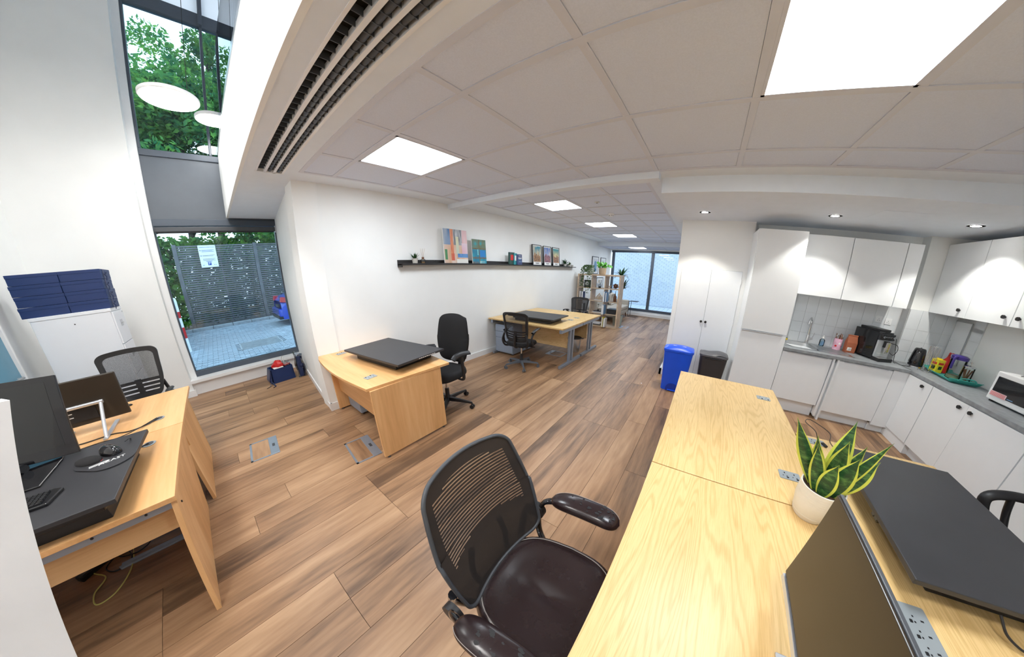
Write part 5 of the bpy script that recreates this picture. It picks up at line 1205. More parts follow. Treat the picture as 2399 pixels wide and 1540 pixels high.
for i in range(3):
    a = PI + .1 + (i - 1) * .75; c = Vector((.0525 * math.cos(a), .0525 * math.sin(a), .06 + .04 * (i % 2))); MB().cyl(c, c + Vector((math.cos(a), math.sin(a), 0)) * .001, .014, n=14).build('cupcake_spot', (RED, PAPER, mat('plum', (.35, .06, .25), .5))[i], t)
for k in range(9):
    a = k * .7; p = Vector((.028 * math.cos(a), .028 * math.sin(a), .02)); q = p * 1.5 + Vector((0, 0, .17 + .015 * (k % 3)))
    if k % 3: MB().tube([p, q], .005, n=6).build('stirrer', COPPER if k % 2 else WOODB, t, smooth=60)
    else: MB().tube([p, q], .003, n=6).lathe([(0, -.02), (.012, -.01), (.014, .0), (.010, .014), (0, .02)], c=tuple(q), n=10, sx=.3).build('spoon', STEEL, t, smooth=60)
t = thing('coffee_bag', 'upright reddish-brown coffee bag with a white label', 'bag', (4.70, -2.13, .90), .1)
MB().add([(-.04, -.065, 0), (.04, -.065, 0), (.04, .065, 0), (-.04, .065, 0), (-.036, -.070, .14), (.036, -.07, .14), (.036, .07, .14), (-.036, .07, .14), (-.008, -.062, .235), (.008, -.062, .235), (.008, .062, .235), (-.008, .062, .235)],
    [(3, 2, 1, 0), (0, 1, 5, 4), (1, 2, 6, 5), (2, 3, 7, 6), (3, 0, 4, 7), (4, 5, 9, 8), (5, 6, 10, 9), (6, 7, 11, 10), (7, 4, 8, 11), (8, 9, 10, 11)]).build('bag_body', BROWNP, t, bevel=.006); BX(-.013, .013, -.064, .064, .228, .245).build('folded_top', BROWNP, t, bevel=.003)
BX(-.0415, -.0395, -.005, .050, .03, .075).build('paper_label', PAPER, t); 
for k in range(3): BX(-.0425, -.0415, .0, .044 - .01 * k, .04 + k * .010, .044 + k * .010).build('label_line', INKK, t)
# coffee machine
t = thing('coffee_machine', 'black bean-to-cup coffee machine with a silver front and lettering', 'coffee machine', (4.52, -2.42, .90), .42)
BX(-.01, .34, -.125, .125, .02, .37).build('body', BLACKG, t, bevel=.008); BX(.02, .30, -.10, .10, .37, .40).build('bean_hopper', BLACK, t, bevel=.006); BX(-.045, .0, -.120, .120, .275, .352).build('control_panel', BLACKG, t, bevel=.006)
for y_ in (-.085, .085): MB().cyl((-.045, y_, .313), (-.062, y_, .313), .015, n=18).build('dial', CHROME, t, smooth=40)
for k in range(6): MB().cyl((-.045, -.055 + k * .022, .313), (-.047, -.055 + k * .022, .313), .0045, n=10).build('button', SILVER, t)
BX(-.030, -.008, -.118, .118, .05, .27).build('front_panel', SILVER, t, bevel=.004); BX(-.06, -.028, -.04, .03, .18, .262).build('brew_head', BLACK, t, bevel=.005); BX(-.085, -.05, -.028, .020, .125, .255).build('spout_block', CHROME, t, bevel=.006)
for y_ in (-.018, .010): MB().cyl((-.070, y_, .105), (-.070, y_, .13), .006, n=10).build('nozzle', CHROME, t)
MB().tube(smooth_open([(-.03, -.10, .24), (-.10, -.12, .23), (-.12, -.125, .17), (-.09, -.12, .10), (-.04, -.11, .12)]), .004).build('milk_tube', BLACK, t, smooth=60)
BX(-.11, .0, -.118, .118, .0, .045).build('drip_tray', BLACK, t, bevel=.006); BX(-.105, -.01, -.11, .11, .045, .05).build('tray_grille', CHROME, t, bevel=.001)
text('lettering', 'Google Partners', .026, INKW, t, basis((-.0315, .0, .095), (0, -1, 0), (0, 0, 1)), ext=.0003)
# kettle
t = thing('kettle', 'glossy black jug kettle on its base beside the corner column', 'kettle', (4.50, -2.86, .90), -.6)
MB().lathe([(0, 0), (.082, 0), (.086, .010), (.078, .022), (0, .022)], n=32).build('power_base', CHROME, t, smooth=40); MB().lathe([(0, .026), (.080, .026), (.082, .06), (.070, .18), (.060, .235), (.050, .248), (.0, .252)], n=36).build('jug', BLACKG, t, smooth=50)
MB().tube(smooth_open([(.055, 0, .24), (.10, 0, .235), (.118, 0, .19), (.115, 0, .12), (.092, 0, .07), (.078, 0, .06)]), .014, n=12, flat=.8).build('handle', BLACKG, t, smooth=60)
MB().prism([(-.05, .225), (-.085, .235), (-.045, .185)], -.016, .016, axis=1).build('spout', BLACKG, t, bevel=.003); MB().grid(lambda u, v: ((.0835 - .024 * v) * math.cos(1.9 + u * .25), (.0835 - .024 * v) * math.sin(1.9 + u * .25), .05 + .16 * v), 4, 10, thick=.001).build('water_gauge', SILVER, t)
cable('black kettle lead lying along the worktop', [(4.60, -2.60, 1.20), (4.62, -2.66, 1.0), (4.50, -2.62, .905), (4.44, -2.72, .905), (4.46, -2.80, .905)], .0035, BLACK)
# capsule rack
t = thing('capsule_rack', 'empty chrome wire carousel rack on the worktop corner', 'rack', (4.33, -2.90, .90))
for r_, z in ((.055, .004), (.05, .315), (.045, .10)): MB().tube([(r_ * math.cos(a * PI / 12), r_ * math.sin(a * PI / 12), z) for a in range(24)], .0022, n=6, closed=True).build('wire_ring', CHROME, t, smooth=60)
for k in range(8):
    a = k * PI / 4; MB().cyl((.05 * math.cos(a), .05 * math.sin(a), .02), (.05 * math.cos(a), .05 * math.sin(a), .315), .0018, n=6).build('upright_wire', CHROME, t)
for k in range(5): a = k * 2 * PI / 5; MB().tube([(.06 * math.cos(a) + .03 * math.cos(b * PI / 6), .06 * math.sin(a) + .03 * math.sin(b * PI / 6), .006) for b in range(12)], .0018, n=5, closed=True).build('foot_loop', CHROME, t, smooth=60)
# tray with jars
ty = thing('serving_tray', 'turquoise plastic serving tray with cut-out handles against the right wall', 'tray', (4.22, -3.10, .90), -.12)
def tr_(u, v):
    x = (u * 2 - 1) * .30; y = (v * 2 - 1) * .155; e = max(abs(u * 2 - 1), abs(v * 2 - 1)); return (x, y, .006 + (.028 + .02 * (1 if abs(u * 2 - 1) > .93 else 0)) * max(0, (e - .86) / .14))
MB().grid(tr_, 30, 22, thick=.004).build('tray_body', TEALT, ty, smooth=50)
for s_ in (-1, 1): MB().tube(smooth_open([(s_ * .30, -.09, .04), (s_ * .315, -.05, .075), (s_ * .315, .05, .075), (s_ * .30, .09, .04)]), .009, n=8, flat=.6).build('tray_handle', TEALT, ty, smooth=60)
t = thing('drink_carton', 'yellow printed carton standing on the turquoise tray', 'carton', (4.37, -3.02, .912), .2); MB().box(-.045, .045, -.045, .045, 0, .16).build('carton_body', YEL, t, bevel=.003); BX(-.043, .043, -.003, .003, .16, .175).build('top_fold', YEL, t)
BX(-.046, -.0452, -.032, .032, .10, .125).build('brand_bar', INKR, t); BX(-.046, -.0452, -.025, .02, .04, .08).build('printed_patch', LEAF1, t); BX(-.032, .032, .0452, .046, .10, .125).build('brand_bar', INKR, t); BX(-.025, .02, .0452, .046, .04, .08).build('printed_patch', LEAF1, t)
t = thing('sauce_bottle', 'red squeeze bottle with a looped cap behind the yellow carton', 'bottle', (4.42, -3.14, .912)); MB().lathe([(0, 0), (.045, 0), (.048, .10), (.046, .15), (.020, .185), (.014, .20), (.010, .25), (.004, .26), (0, .26)], n=26).build('bottle_body', RED, t, smooth=50)
MB().tube([(.0, -.03 + .028 * math.cos(a * PI / 8), .225 + .026 * math.sin(a * PI / 8)) for a in range(16)], .005, n=6, closed=True).build('finger_loop', RED, t, smooth=60); MB().tube([(0, 0, .21), (-.03, .02, .24)], .006).build('side_nozzle', RED, t, smooth=60)
t = thing('filter_jug', 'clear water filter jug with a purple lid on the tray', 'jug', (4.17, -3.08, .912), .3); MB().lathe([(0, 0), (.058, 0), (.062, .01), (.070, .20), (.070, .24)], n=4 * 7, sx=1.1).build('jug_body', CLEAR, t, smooth=40); MB().lathe([(0, .002), (.055, .004), (.058, .04), (0, .045)], n=24, sx=1.1).build('contents', mat('pale_tan', (.45, .38, .25), .8), t, smooth=40)
MB().lathe([(.074, .225), (.076, .26), (.05, .275), (0, .278)], n=28, sx=1.1).build('lid', PURP, t, smooth=50); MB().tube(smooth_open([(-.02, .06, .265), (-.03, .11, .25), (-.03, .115, .17), (-.02, .10, .12)]), .013, n=8, flat=.7).build('handle', PURP, t, smooth=60)
t = thing('cafetiere', 'glass cafetiere with a chrome lid at the right end of the tray', 'cafetiere', (4.02, -3.10, .912)); MB().lathe([(0, 0), (.048, 0), (.050, .005), (.050, .18)], n=28).build('beaker', CLEAR, t, smooth=40); MB().lathe([(.054, .178), (.056, .188), (.03, .200), (0, .205)], n=28).build('lid', CHROME, t, smooth=50)
MB().cyl((0, 0, .20), (0, 0, .225), .003, n=8).lathe([(0, .222), (.013, .228), (.013, .238), (0, .243)], n=16).build('plunger_knob', CHROME, t, smooth=50); MB().cyl((0, 0, .02), (0, 0, .20), .003, n=8).build('plunger_rod', CHROME, t)
for k in range(7): a = k * .9; MB().tube([(.008 * math.cos(a), .008 * math.sin(a), .03), (.036 * math.cos(a), .036 * math.sin(a), .15)], .007, n=6, flat=.3).build('whisk_blade', WOODB, t, smooth=60)
# microwave
t = thing('microwave', 'white microwave with a dark window at the right edge of the worktop', 'microwave', (3.50, -2.94, .90), PI + .0)
BX(0, .50, 0, .34, .015, .29).build('case', SKIRT, t, bevel=.012, seg=3)
BX(.035, .38, -.006, .004, .065, .245).build('door_window', BLACKG, t, bevel=.004); BX(.385, .49, -.006, .002, .03, .275).build('control_panel', SKIRT, t, bevel=.003)
lb = BX(.03, .20, -.0075, -.0055, .06, .105).build('sticker', mat('sticker_pink', (.78, .60, .62), .6), t)
for k in range(5): BX(.036, .19, -.0082, -.0075, .066 + k * .0075, .069 + k * .0075).build('sticker_line', INKR, t)
BX(.21, .27, -.0068, -.006, .075, .082).build('lettering_line', BOOKLB, t)
for x in (.04, .46): BX(x - .015, x + .015, .02, .30, 0, .015).build('foot', BLACK, t)
cable('thin dark lead trailing off the microwave top', [(3.35, -3.0, 1.195), (3.30, -3.05, 1.21), (3.25, -3.15, 1.20), (3.2, -3.25, 1.0)], .003, BLACK)

# ================================================================== PLANTS
def leaf_blade(base, tip, w_, side, bend, n=8, fold=.25):
    "tapered blade from base to tip"
    base = Vector(base); tip = Vector(tip); d = tip - base; s = Vector(side).normalized(); up = s.cross(d).normalized()
    def f(u, v):
        a = u * 2 - 1; ww = w_ * (math.sin(PI * min(1, .12 + .88 * v)) ** .7 * (1 - v ** 4)) if v < 1 else 0
        c = base + d * v + up * bend * math.sin(PI * v * .5) * v; return c + s * a * ww + up * abs(a) * ww * fold
    return f
# snake plant
t = thing('snake_plant', 'snake plant with yellow-edged leaves in a ribbed cream pot on the oak desk', 'potted plant', (1.235, -.685, .73))
MB().lathe([(.0, 0), (.062, 0), (.072, .012), (.090, .09), (.092, .165), (.086, .165), (.083, .10), (.0, .10)], n=48).build('pot', POTW, t, smooth=40); MB().lathe([(0, .145), (.084, .143)], n=30).build('soil', SOIL, t)
for k in range(12): MB().tube([((.0765 + .0012 * k if k < 6 else .0895 + .0004 * (k - 6)) * math.cos(a * PI / 16), (.0765 + .0012 * k if k < 6 else .0895 + .0004 * (k - 6)) * math.sin(a * PI / 16), .03 + k * .011) for a in range(32)], .0012, n=4, closed=True).build('pot_rib', POTW, t, smooth=60)
rl = random.Random(21)
SN = [((.02, .03, .14), (.10, .18, .41), .038, -.02), ((.0, .0, .14), (.04, -.02, .47), .042, .03), ((-.01, -.03, .14), (-.05, -.12, .45), .022, .02), ((-.02, -.02, .14), (-.10, -.11, .32), .048, .10), ((.01, .02, .14), (.05, .09, .37), .036, .0),
      ((-.02, .03, .14), (-.01, .10, .35), .030, .02), ((.0, -.01, .14), (-.02, .01, .40), .042, .02), ((.03, -.02, .14), (.07, -.04, .36), .036, .02), ((-.04, .02, .14), (-.08, .04, .30), .036, .04), ((-.03, -.02, .14), (-.06, -.04, .35), .040, .03), ((.02, -.04, .14), (.03, -.11, .37), .032, .03)]
for b_, tp, w_, bend in SN:
    sd_ = Vector((tp[0] - b_[0], tp[1] - b_[1], 0)).cross(Vector((0, 0, 1))); sd_ = sd_ if sd_.length > .001 else Vector((1, 0, 0))
    f = leaf_blade(b_, tp, w_ * 1.08, Vector((.485, .875, 0)) + Vector((rl.uniform(-.5, .5), rl.uniform(-.3, .3), rl.uniform(-.2, .2))), bend)
    l_ = MB().grid(lambda u, v: f(.14 + .72 * u, v), 6, 16, thick=.002).build('leaf', None or M.get('snake_leaf') or wood('snake_leaf', (.006, .030, .010), (.018, .075, .02), (.10, .22, .05), 22, .35, rough=.35, axis=2, bump=0), t, smooth=60)
    MB().grid(lambda u, v: f(.14 * u, v), 2, 16, thick=.002).grid(lambda u, v: f(.86 + .14 * u, v), 2, 16, thick=.002).build('leaf_margin', LEAFE, l_, smooth=60, kind='stuff')
cable('thin black charging cable looping out of the desk socket by the riser', [(1.98, -.93, .74), (2.00, -.90, .80), (2.12, -.87, .80), (2.20, -.93, .79), (2.10, -1.03, .77), (1.98, -1.00, .76), (1.90, -1.0, .76)], .0025, BLACK)
t = thing('usb_plug', 'small black plug seated in the desk socket', 'plug', (1.955, -.965, .735), .3); BX(-.022, .022, -.009, .009, 0, .012).build('plug_body', BLACK, t, bevel=.002); BX(.022, .034, -.006, .006, .003, .009).build('plug_tip', STEEL, t)
cable('black cable hanging from under the big riser at the right edge', [(.92, -1.2, .80), (.88, -1.22, .76), (.86, -1.28, .738), (.92, -1.36, .736), (1.0, -1.42, .736)], .004, BLACK)
def foliage_blades(t, n, L, w_, m_, seed, z0=.0, droop=.5, name='leaf', up=.8, r0=.01):
    r = random.Random(seed)
    for i in range(n):
        a = i * 2.4 + r.uniform(-.2, .2); e = r.uniform(.25, 1) * up; l = L * r.uniform(.7, 1.05); d = Vector((math.cos(a), math.sin(a), 0)); s = Vector((-math.sin(a), math.cos(a), 0))
        b_ = d * r0 + Vector((0, 0, z0)); 
        def f(u, v, d=d, s=s, e=e, l=l, b_=b_):
            q = v; c = b_ + d * l * (q * (1 - e * .55)) + Vector((0, 0, l * (e * q - droop * (1 - e * .7) * q * q))); ww = w_ * math.sin(PI * min(1, .15 + .85 * q)) ** .8 * (1 - q ** 5)
            return c + s * (u * 2 - 1) * ww + Vector((0, 0, abs(u * 2 - 1) * ww * .3))
        MB().grid(f, 2, 7).build(name, m_, t, smooth=60)
def pot(t, r, h, m_, n=28, taper=.82):
    MB().lathe([(0, 0), (r * taper, 0), (r, h), (r * .93, h), (r * .90, h * .6), (0, h * .6)], n=n).build('pot', m_, t, smooth=40); MB().lathe([(0, h * .86), (r * .93, h * .86)], n=n).build('soil', SOIL, t)
SZ = 1.748
t = thing('succulent', 'small aloe in a white pot at the left end of the wall shelf', 'potted plant', (2.24, 3.53, SZ)); pot(t, .042, .075, POTC); foliage_blades(t, 14, .12, .010, LEAF1, 3, .065, .1, up=1.0)
t = thing('reed_diffuser', 'glass reed diffuser beside the small aloe', 'diffuser', (2.375, 3.53, SZ)); MB().lathe([(0, 0), (.030, 0), (.032, .01), (.032, .06), (.014, .072), (.014, .078)], n=22).build('bottle', CLEAR, t, smooth=40); MB().lathe([(0, .004), (.028, .004), (.028, .03), (0, .03)], n=20).build('oil', mat('diffuser_oil', (.25, .14, .06), .2), t, smooth=40)
MB().lathe([(.017, .072), (.018, .095), (.0, .096)], n=18).build('wood_collar', WOODB, t, smooth=40)
for k in range(6): a = k * 1.05; MB().cyl((0, 0, .05), (.035 * math.cos(a), .028 * math.sin(a), .215), .0014, n=5).build('reed', SHELFW, t)
t = thing('small_plant', 'spiky green plant in a small pale pot near the right end of the shelf', 'potted plant', (6.86, 3.53, SZ)); pot(t, .045, .07, POTC); foliage_blades(t, 22, .20, .013, LEAF1, 5, .06, .3, up=1.0)
t = thing('small_plant', 'smaller trailing plant in a grey pot at the right end of the shelf', 'potted plant', (7.12, 3.53, SZ)); pot(t, .05, .055, POTC); foliage_blades(t, 18, .13, .014, LEAF3, 6, .05, .4, up=.9)
t = thing('small_pot', 'tiny pale stone pot at the very end of the wall shelf', 'pot', (7.32, 3.53, SZ)); MB().lathe([(0, 0), (.03, 0), (.036, .05), (.03, .055), (.026, .02), (0, .02)], n=20).build('pot', POTC, t, smooth=40); foliage_blades(t, 6, .05, .008, LEAF3, 9, .04, .2)

# paintings and prints -------------------------------------------------------------
rp = random.Random(31)
def noise2(x, y, s=0):
    xi, yi = int(math.floor(x)), int(math.floor(y)); fx, fy = x - xi, y - yi
    h = lambda a, b: (math.sin(a * 127.1 + b * 311.7 + s * 74.7) * 43758.5453) % 1
    fx = fx * fx * (3 - 2 * fx); fy = fy * fy * (3 - 2 * fy)
    return (h(xi, yi) * (1 - fx) + h(xi + 1, yi) * fx) * (1 - fy) + (h(xi, yi + 1) * (1 - fx) + h(xi + 1, yi + 1) * fx) * fy
def mix(a, b, f): f = max(0, min(1, f)); return tuple(x + (y - x) * f for x, y in zip(a, b))
def art1(u, v):
    n = noise2(u * 9, v * 3, 1); n2 = noise2(u * 22, v * 7, 2)
    c = mix((.62, .36, .20), (.78, .66, .60), n)                     # peach ground
    if v > .55: c = mix((.04, .17, .42), (.45, .50, .55), n) if u < .3 else (mix((.08, .09, .11), (.55, .57, .60), n2) if u < .78 else mix((.70, .18, .20), (.78, .60, .62), n))
    if .28 < u < .40 and v > .10: c = mix((.62, .12, .06), (.74, .30, .14), n2)
    if .50 < u < .62 and .28 < v < .80: c = mix((.50, .62, .55), (.72, .66, .40), n)
    if u > .75 and .30 < v < .62: c = mix((.72, .45, .55), (.78, .66, .74), n)
    if u > .55 and .18 < v < .30: c = mix((.02, .14, .50), (.15, .35, .65), n2)
    if u > .5 and v < .14: c = (.80, .80, .76)
    if .02 < u < .12 and .12 < v < .42: c = mix((.02, .18, .06), (.10, .32, .14), n)
    if .28 < u < .42 and .1 < v < .3: c = mix(c, (.60, .06, .03), .6)
    return c
def art2(u, v):
    n = noise2(u * 5, v * 6, 5); n2 = noise2(u * 14, v * 14, 6); c = mix((.005, .17, .30), (.01, .32, .42), n)
    if v > .62: c = mix(c, (.16, .17, .05), .55 + .4 * n2)
    for (a, b) in ((.25, .82), (.6, .84)):
        d = math.hypot(u - a, (v - b) * 1.4); 
        if d < .15: c = mix((.01, .36, .42), c, d / .15)
    if .55 < u < .92 and .25 < v < .55: c = (.005, .20, .55)
    if .34 < u < .42 and .35 < v < .58: c = (.20, .60, .62)
    if abs(v - .24) < .03 + .02 * n2 or abs(u - .49) < .03 or abs(v - .63) < .03: c = mix((.16, .10, .03), c, n2 * .6)
    if .5 < u < .9 and v < .13: c = mix((.4, .7, .7), c, n2)
    if v < .1 and u < .4: c = mix((.18, .09, .03), c, n2)
    return c
def canvas(label, x0, x1, h, fn, nx, ny, z=SZ, y=3.505, lean=.06, d=.018):
    t = thing('canvas_painting', label, 'painting', (x0, y, z)); W_ = x1 - x0
    R_ = Matrix.Rotation(-lean, 4, 'X'); BX(0, W_, 0, d, 0, h, m=R_).build('stretched_canvas', PAPER, t)
    paint('painted_face', nx, ny, fn, t, R_ @ Vector((.001, -.0012, .001)), R_.to_3x3() @ Vector((W_ - .002, 0, 0)), R_.to_3x3() @ Vector((0, 0, h - .002))); return t
canvas('largest abstract canvas in orange, blue and black on the wall shelf', 2.76, 3.25, .54, art1, 40, 44)
canvas('teal and bronze abstract canvas, smaller, right of the orange one', 3.36, 3.70, .42, art2, 28, 34)
def framed(label, x0, x1, z, h, fn, y, lean=.08, mat_w=.02, cap=True, fw=.014, nx=14, ny=26):
    t = thing('framed_print', label, 'framed picture', (x0, y, z)); W_ = x1 - x0; R_ = Matrix.Rotation(-lean, 4, 'X')
    for a in ((0, W_, 0, .02, 0, fw), (0, W_, 0, .02, h - fw, h), (0, fw, 0, .02, fw, h - fw), (W_ - fw, W_, 0, .02, fw, h - fw)): BX(*a, m=R_).build('frame_bar', BLACK, t, bevel=.001)
    BX(fw, W_ - fw, .008, .018, fw, h - fw, m=R_).build('mount', PAPER, t); b0 = fw + mat_w; bz = fw + (.07 if cap else mat_w)
    paint('print_image', nx, ny, fn, t, R_ @ Vector((b0, .0068, bz)), R_.to_3x3() @ Vector((W_ - 2 * b0, 0, 0)), R_.to_3x3() @ Vector((0, 0, h - bz - fw - mat_w)))
    if cap: BX(W_ * .3, W_ * .7, .0068, .008, fw + .035, fw + .047, m=R_).build('caption_line', INKK, t); BX(W_ * .36, W_ * .64, .0068, .008, fw + .02, fw + .026, m=R_).build('caption_line', INKK, t)
    return t
def city(seed, sky0, sky1, g0, g1):
    def f(u, v):
        n = noise2(u * 7, v * 5, seed); h = .35 + .28 * noise2(u * 9, 0, seed + 3)
        if v > h: return mix(mix(sky1, sky0, (v - .4) * 2), (.80, .62, .35), max(0, n - .55) * 1.6)
        return mix(g0, g1, noise2(u * 16, v * 22, seed + 7))
    return f
framed('first of three framed city prints on the shelf, with a round tower and golden clouds', 5.24, 5.62, SZ, .47, city(3, (.03, .22, .30), (.45, .42, .30), (.07, .035, .02), (.42, .22, .09)), 3.51)
framed('middle of the three framed city prints, with violet-blue skyscrapers', 5.72, 6.08, SZ, .47, city(9, (.06, .14, .40), (.35, .40, .55), (.05, .03, .09), (.40, .16, .14)), 3.51)
framed('third of the three framed city prints, with a yellow sunset sky', 6.16, 6.52, SZ, .47, city(14, (.02, .22, .24), (.62, .50, .20), (.04, .04, .05), (.45, .20, .08)), 3.51)
def arch(seed, c):
    def f(u, v):
        return c if abs(u - .5) < .30 * math.sqrt(max(0, 1 - (max(0, v - .35) / .5) ** 2)) and v < .85 else (.62, .63, .66)
    return f
framed('larger framed arch print hanging on the wall above the shelving unit', 9.0, 9.62, 1.55, .60, arch(1, (.16, .30, .45)), 3.575, lean=0, cap=False, fw=.02, mat_w=.06)
framed('framed grey arch print hanging nearer the far window', 9.84, 10.42, 1.55, .60, arch(2, (.28, .32, .36)), 3.575, lean=0, cap=False, fw=.02, mat_w=.06)
framed('small framed print hanging low, seen through the shelving unit', 9.55, 10.25, 1.00, .42, city(20, (.6, .6, .62), (.65, .65, .66), (.2, .2, .22), (.5, .5, .5)), 3.575, lean=0, cap=False, fw=.02, mat_w=.05)
def book(name, label, loc, w_, h, d, m_, rz=0, lean=0.0, stripe=None, group=None, flat=False):
    t = thing('book', label, 'book', loc, rz, group); R_ = Matrix.Rotation(lean, 4, 'Y')
    if flat: R_ = Matrix.Rotation(PI / 2, 4, 'Y') @ Matrix.Translation((-w_, 0, 0))
    MB().box(.0, w_, 0, d, 0, h, m=R_).build('cover', m_, t, bevel=.001)
    MB().box(.003, w_ - .003, .002 + .004, d + .0006, .003, h - .003, m=R_).build('pages', PAPER, t)
    if stripe: MB().box(w_ * .25, w_ * .75, -.0008, 0, h * .35, h * .8, m=R_).build('spine_title', stripe, t)
    return t
t = book('b', 'green book standing upright, leftmost of the shelf books', (4.32, 3.47, SZ), .17, .24, .03, BOOKG, stripe=INKR); book('b', 'teal illustrated book in the middle of the three shelf books', (4.45, 3.455, SZ), .10, .225, .02, BOOKT, stripe=PAPER); 
t = thing('book', 'navy book facing forward with white lettering on the wall shelf', 'book', (4.53, 3.43, SZ)); BX(0, .17, 0, .025, 0, .21, m=Matrix.Rotation(-.05, 4, 'X')).build('cover', BOOKN, t, bevel=.001); BX(.003, .168, .004, .021, .21, .212, m=Matrix.Rotation(-.05, 4, 'X')).build('pages', PAPER, t)
BX(.04, .145, -.0035, -.0005, .125, .142, m=Matrix.Rotation(-.05, 4, 'X')).build('title_line', INKW, t); BX(.045, .135, -.0035, -.0005, .098, .114, m=Matrix.Rotation(-.05, 4, 'X')).build('title_line', BOOKLB, t); BX(.05, .15, -.0035, -.0005, .055, .068, m=Matrix.Rotation(-.05, 4, 'X')).build('title_line', BOOKLB, t); BX(.06, .14, -.0015, .002, .175, .181, m=Matrix.Rotation(-.05, 4, 'X')).build('author_line', INKW, t)

# shelving unit ----------------------------------------------------------------------
su = thing('shelving_unit', 'tall pale oak cube shelving unit dividing the room before the sofa', 'shelving unit', (7.70, 2.165, 0)); U = 1.335; HH = 1.56
BX(0, .39, 0, .04, 0, HH).build('side_panel', SHELFW, su, bevel=.001); BX(0, .39, U - .04, U, 0, HH).build('side_panel', SHELFW, su, bevel=.001); BX(0, .39, .04, U - .04, HH - .04, HH).build('top_board', SHELFW, su, bevel=.001); BX(0, .39, .04, U - .04, 0, .04).build('bottom_board', SHELFW, su, bevel=.001)
ys_ = [.04 + (U - .08) * k / 3 for k in range(4)]; zs_ = [.04 + (HH - .08) * k / 4 for k in range(5)]
for k in (1, 2): BX(.004, .386, ys_[k] - .010, ys_[k] + .010, .04, HH - .04).build('divider', SHELFW, su)
for k in (1, 2, 3):
    for j in range(3): BX(.002, .388, ys_[j] + (.010 if j else 0), ys_[j + 1] - (.010 if j < 2 else 0), zs_[k] - .010, zs_[k] + .010).build('shelf_board', SHELFW, su)
UX, UY = 7.70, 2.165
def at(x, col, row, dy=0): return (UX + x, UY + ys_[col] + dy, (zs_[row] + .011) if row else .041)
# column index 2 = beside the wall, 0 = beside the corridor; row 3 = top
book('b', 'white-spined book on the unit, second row by the wall', at(.10, 2, 2, .30), .03, .25, .18, BOOKW, PI / 2); book('b', 'black book with pale lettering on the unit, second row by the wall', at(.10, 2, 2, .22), .045, .24, .18, BOOKN, PI / 2, stripe=PAPER); book('b', 'dark book leaning in the third row by the wall', at(.12, 2, 1, .20), .05, .25, .17, BLACKM, PI / 2, stripe=INKW)
book('b', 'tall pale blue book in the second row beside the brown vase', at(.05, 0, 2, .34), .045, .29, .22, BOOKLB, PI / 2); book('b', 'second pale blue book beside the brown vase', at(.05, 0, 2, .285), .03, .27, .22, BOOKLB, PI / 2, stripe=PAPER)
book('b', 'white magazine file book in the third row near the corridor', at(.04, 0, 1, .37), .03, .29, .20, BOOKW, PI / 2); book('b', 'grey-blue wide book in the third row near the corridor', at(.04, 0, 1, .33), .07, .27, .22, BOOKLB, PI / 2)
book('b', 'bright yellow book standing in the bottom row', at(.06, 0, 0, .34), .035, .28, .20, BOOKY, PI / 2, stripe=INKK); book('b', 'white book standing beside the yellow one in the bottom row', at(.06, 0, 0, .27), .05, .26, .20, BOOKW, PI / 2, stripe=INKK)
book('b', 'white book lying flat in the middle of the third row', at(.05, 1, 1, .06), .03, .26, .28, BOOKW, 0, flat=True); book('b', 'black book lying on the flat white one', (UX + .06, UY + ys_[1] + .08, zs_[1] + .042), .02, .22, .24, BLACKM, 0, flat=True)
book('b', 'dark book lying flat in the bottom row', at(.05, 1, 0, .06), .025, .25, .27, BLACKM, 0, flat=True); book('b', 'white book lying flat on top in the bottom row', (UX + .06, UY + ys_[1] + .07, .067), .04, .24, .26, BOOKW, 0, flat=True)
book('b', 'small white book lying in the second row under the wooden arch', at(.05, 1, 2, .08), .018, .22, .24, BOOKW, 0, flat=True)
t = thing('storage_box', 'black box in the third row near the corridor', 'box', at(.04, 0, 1, .03)); BX(0, .30, 0, .28, 0, .12).build('box_body', BLACKM, t, bevel=.004); BX(-.002, .302, -.002, .282, .12, .145).build('lid', BLACK, t, bevel=.003)
t = thing('photo_frame', 'small dark picture of a white face standing in the top row', 'framed picture', at(.10, 2, 3, .06)); BX(0, .015, 0, .22, 0, .22).build('frame', BLACK, t, bevel=.002)
paint('print_image', 12, 12, lambda u, v: (.55, .55, .56) if (u - .45) ** 2 + (v - .5) ** 2 * 1.6 < .10 + .05 * noise2(u * 5, v * 5, 4) else (.03, .03, .035), t, (-.001, .205, .015), (0, -.19, 0), (0, 0, .19))
t = thing('hourglass', 'glass hourglass with dark sand in the middle of the top row', 'hourglass', at(.14, 1, 3, .20)); MB().lathe([(.05, 0), (.05, .012), (0, .012)], n=24).build('base', BLACK, t, smooth=40); MB().lathe([(0, .225), (.05, .225), (.05, .237), (0, .237)], n=24).build('top_cap', CLEAR, t, smooth=40)
MB().lathe([(.038, .014), (.046, .05), (.03, .09), (.006, .118), (.03, .148), (.046, .185), (.038, .224)], n=26).build('bulb', CLEAR, t, smooth=60); MB().lathe([(0, .014), (.036, .015), (.043, .04), (0, .055)], n=24).build('sand', INKK, t, smooth=40)
t = thing('carved_ornament', 'brown carved ornament in the top row by the corridor', 'ornament', at(.14, 0, 3, .13))
for k in range(9): a = k * 2.4; MB().lathe([(0, -.03), (.03, -.01), (.028, .015), (0, .03)], c=(.03 * math.cos(a), .05 * math.sin(a), .035 + .012 * k), n=10).build('carved_lobe', WOODB, t, smooth=60)
t = thing('white_ornament', 'small pale branching ornament left of the brown carving', 'ornament', at(.14, 0, 3, .30))
for k in range(6): a = k * 1.05; MB().tube([(0, 0, .0), (.015 * math.cos(a), .02 * math.sin(a), .05), (.02 * math.cos(a), .05 * math.sin(a), .10)], .006, n=6).build('branch', SHELFW, t, smooth=60)
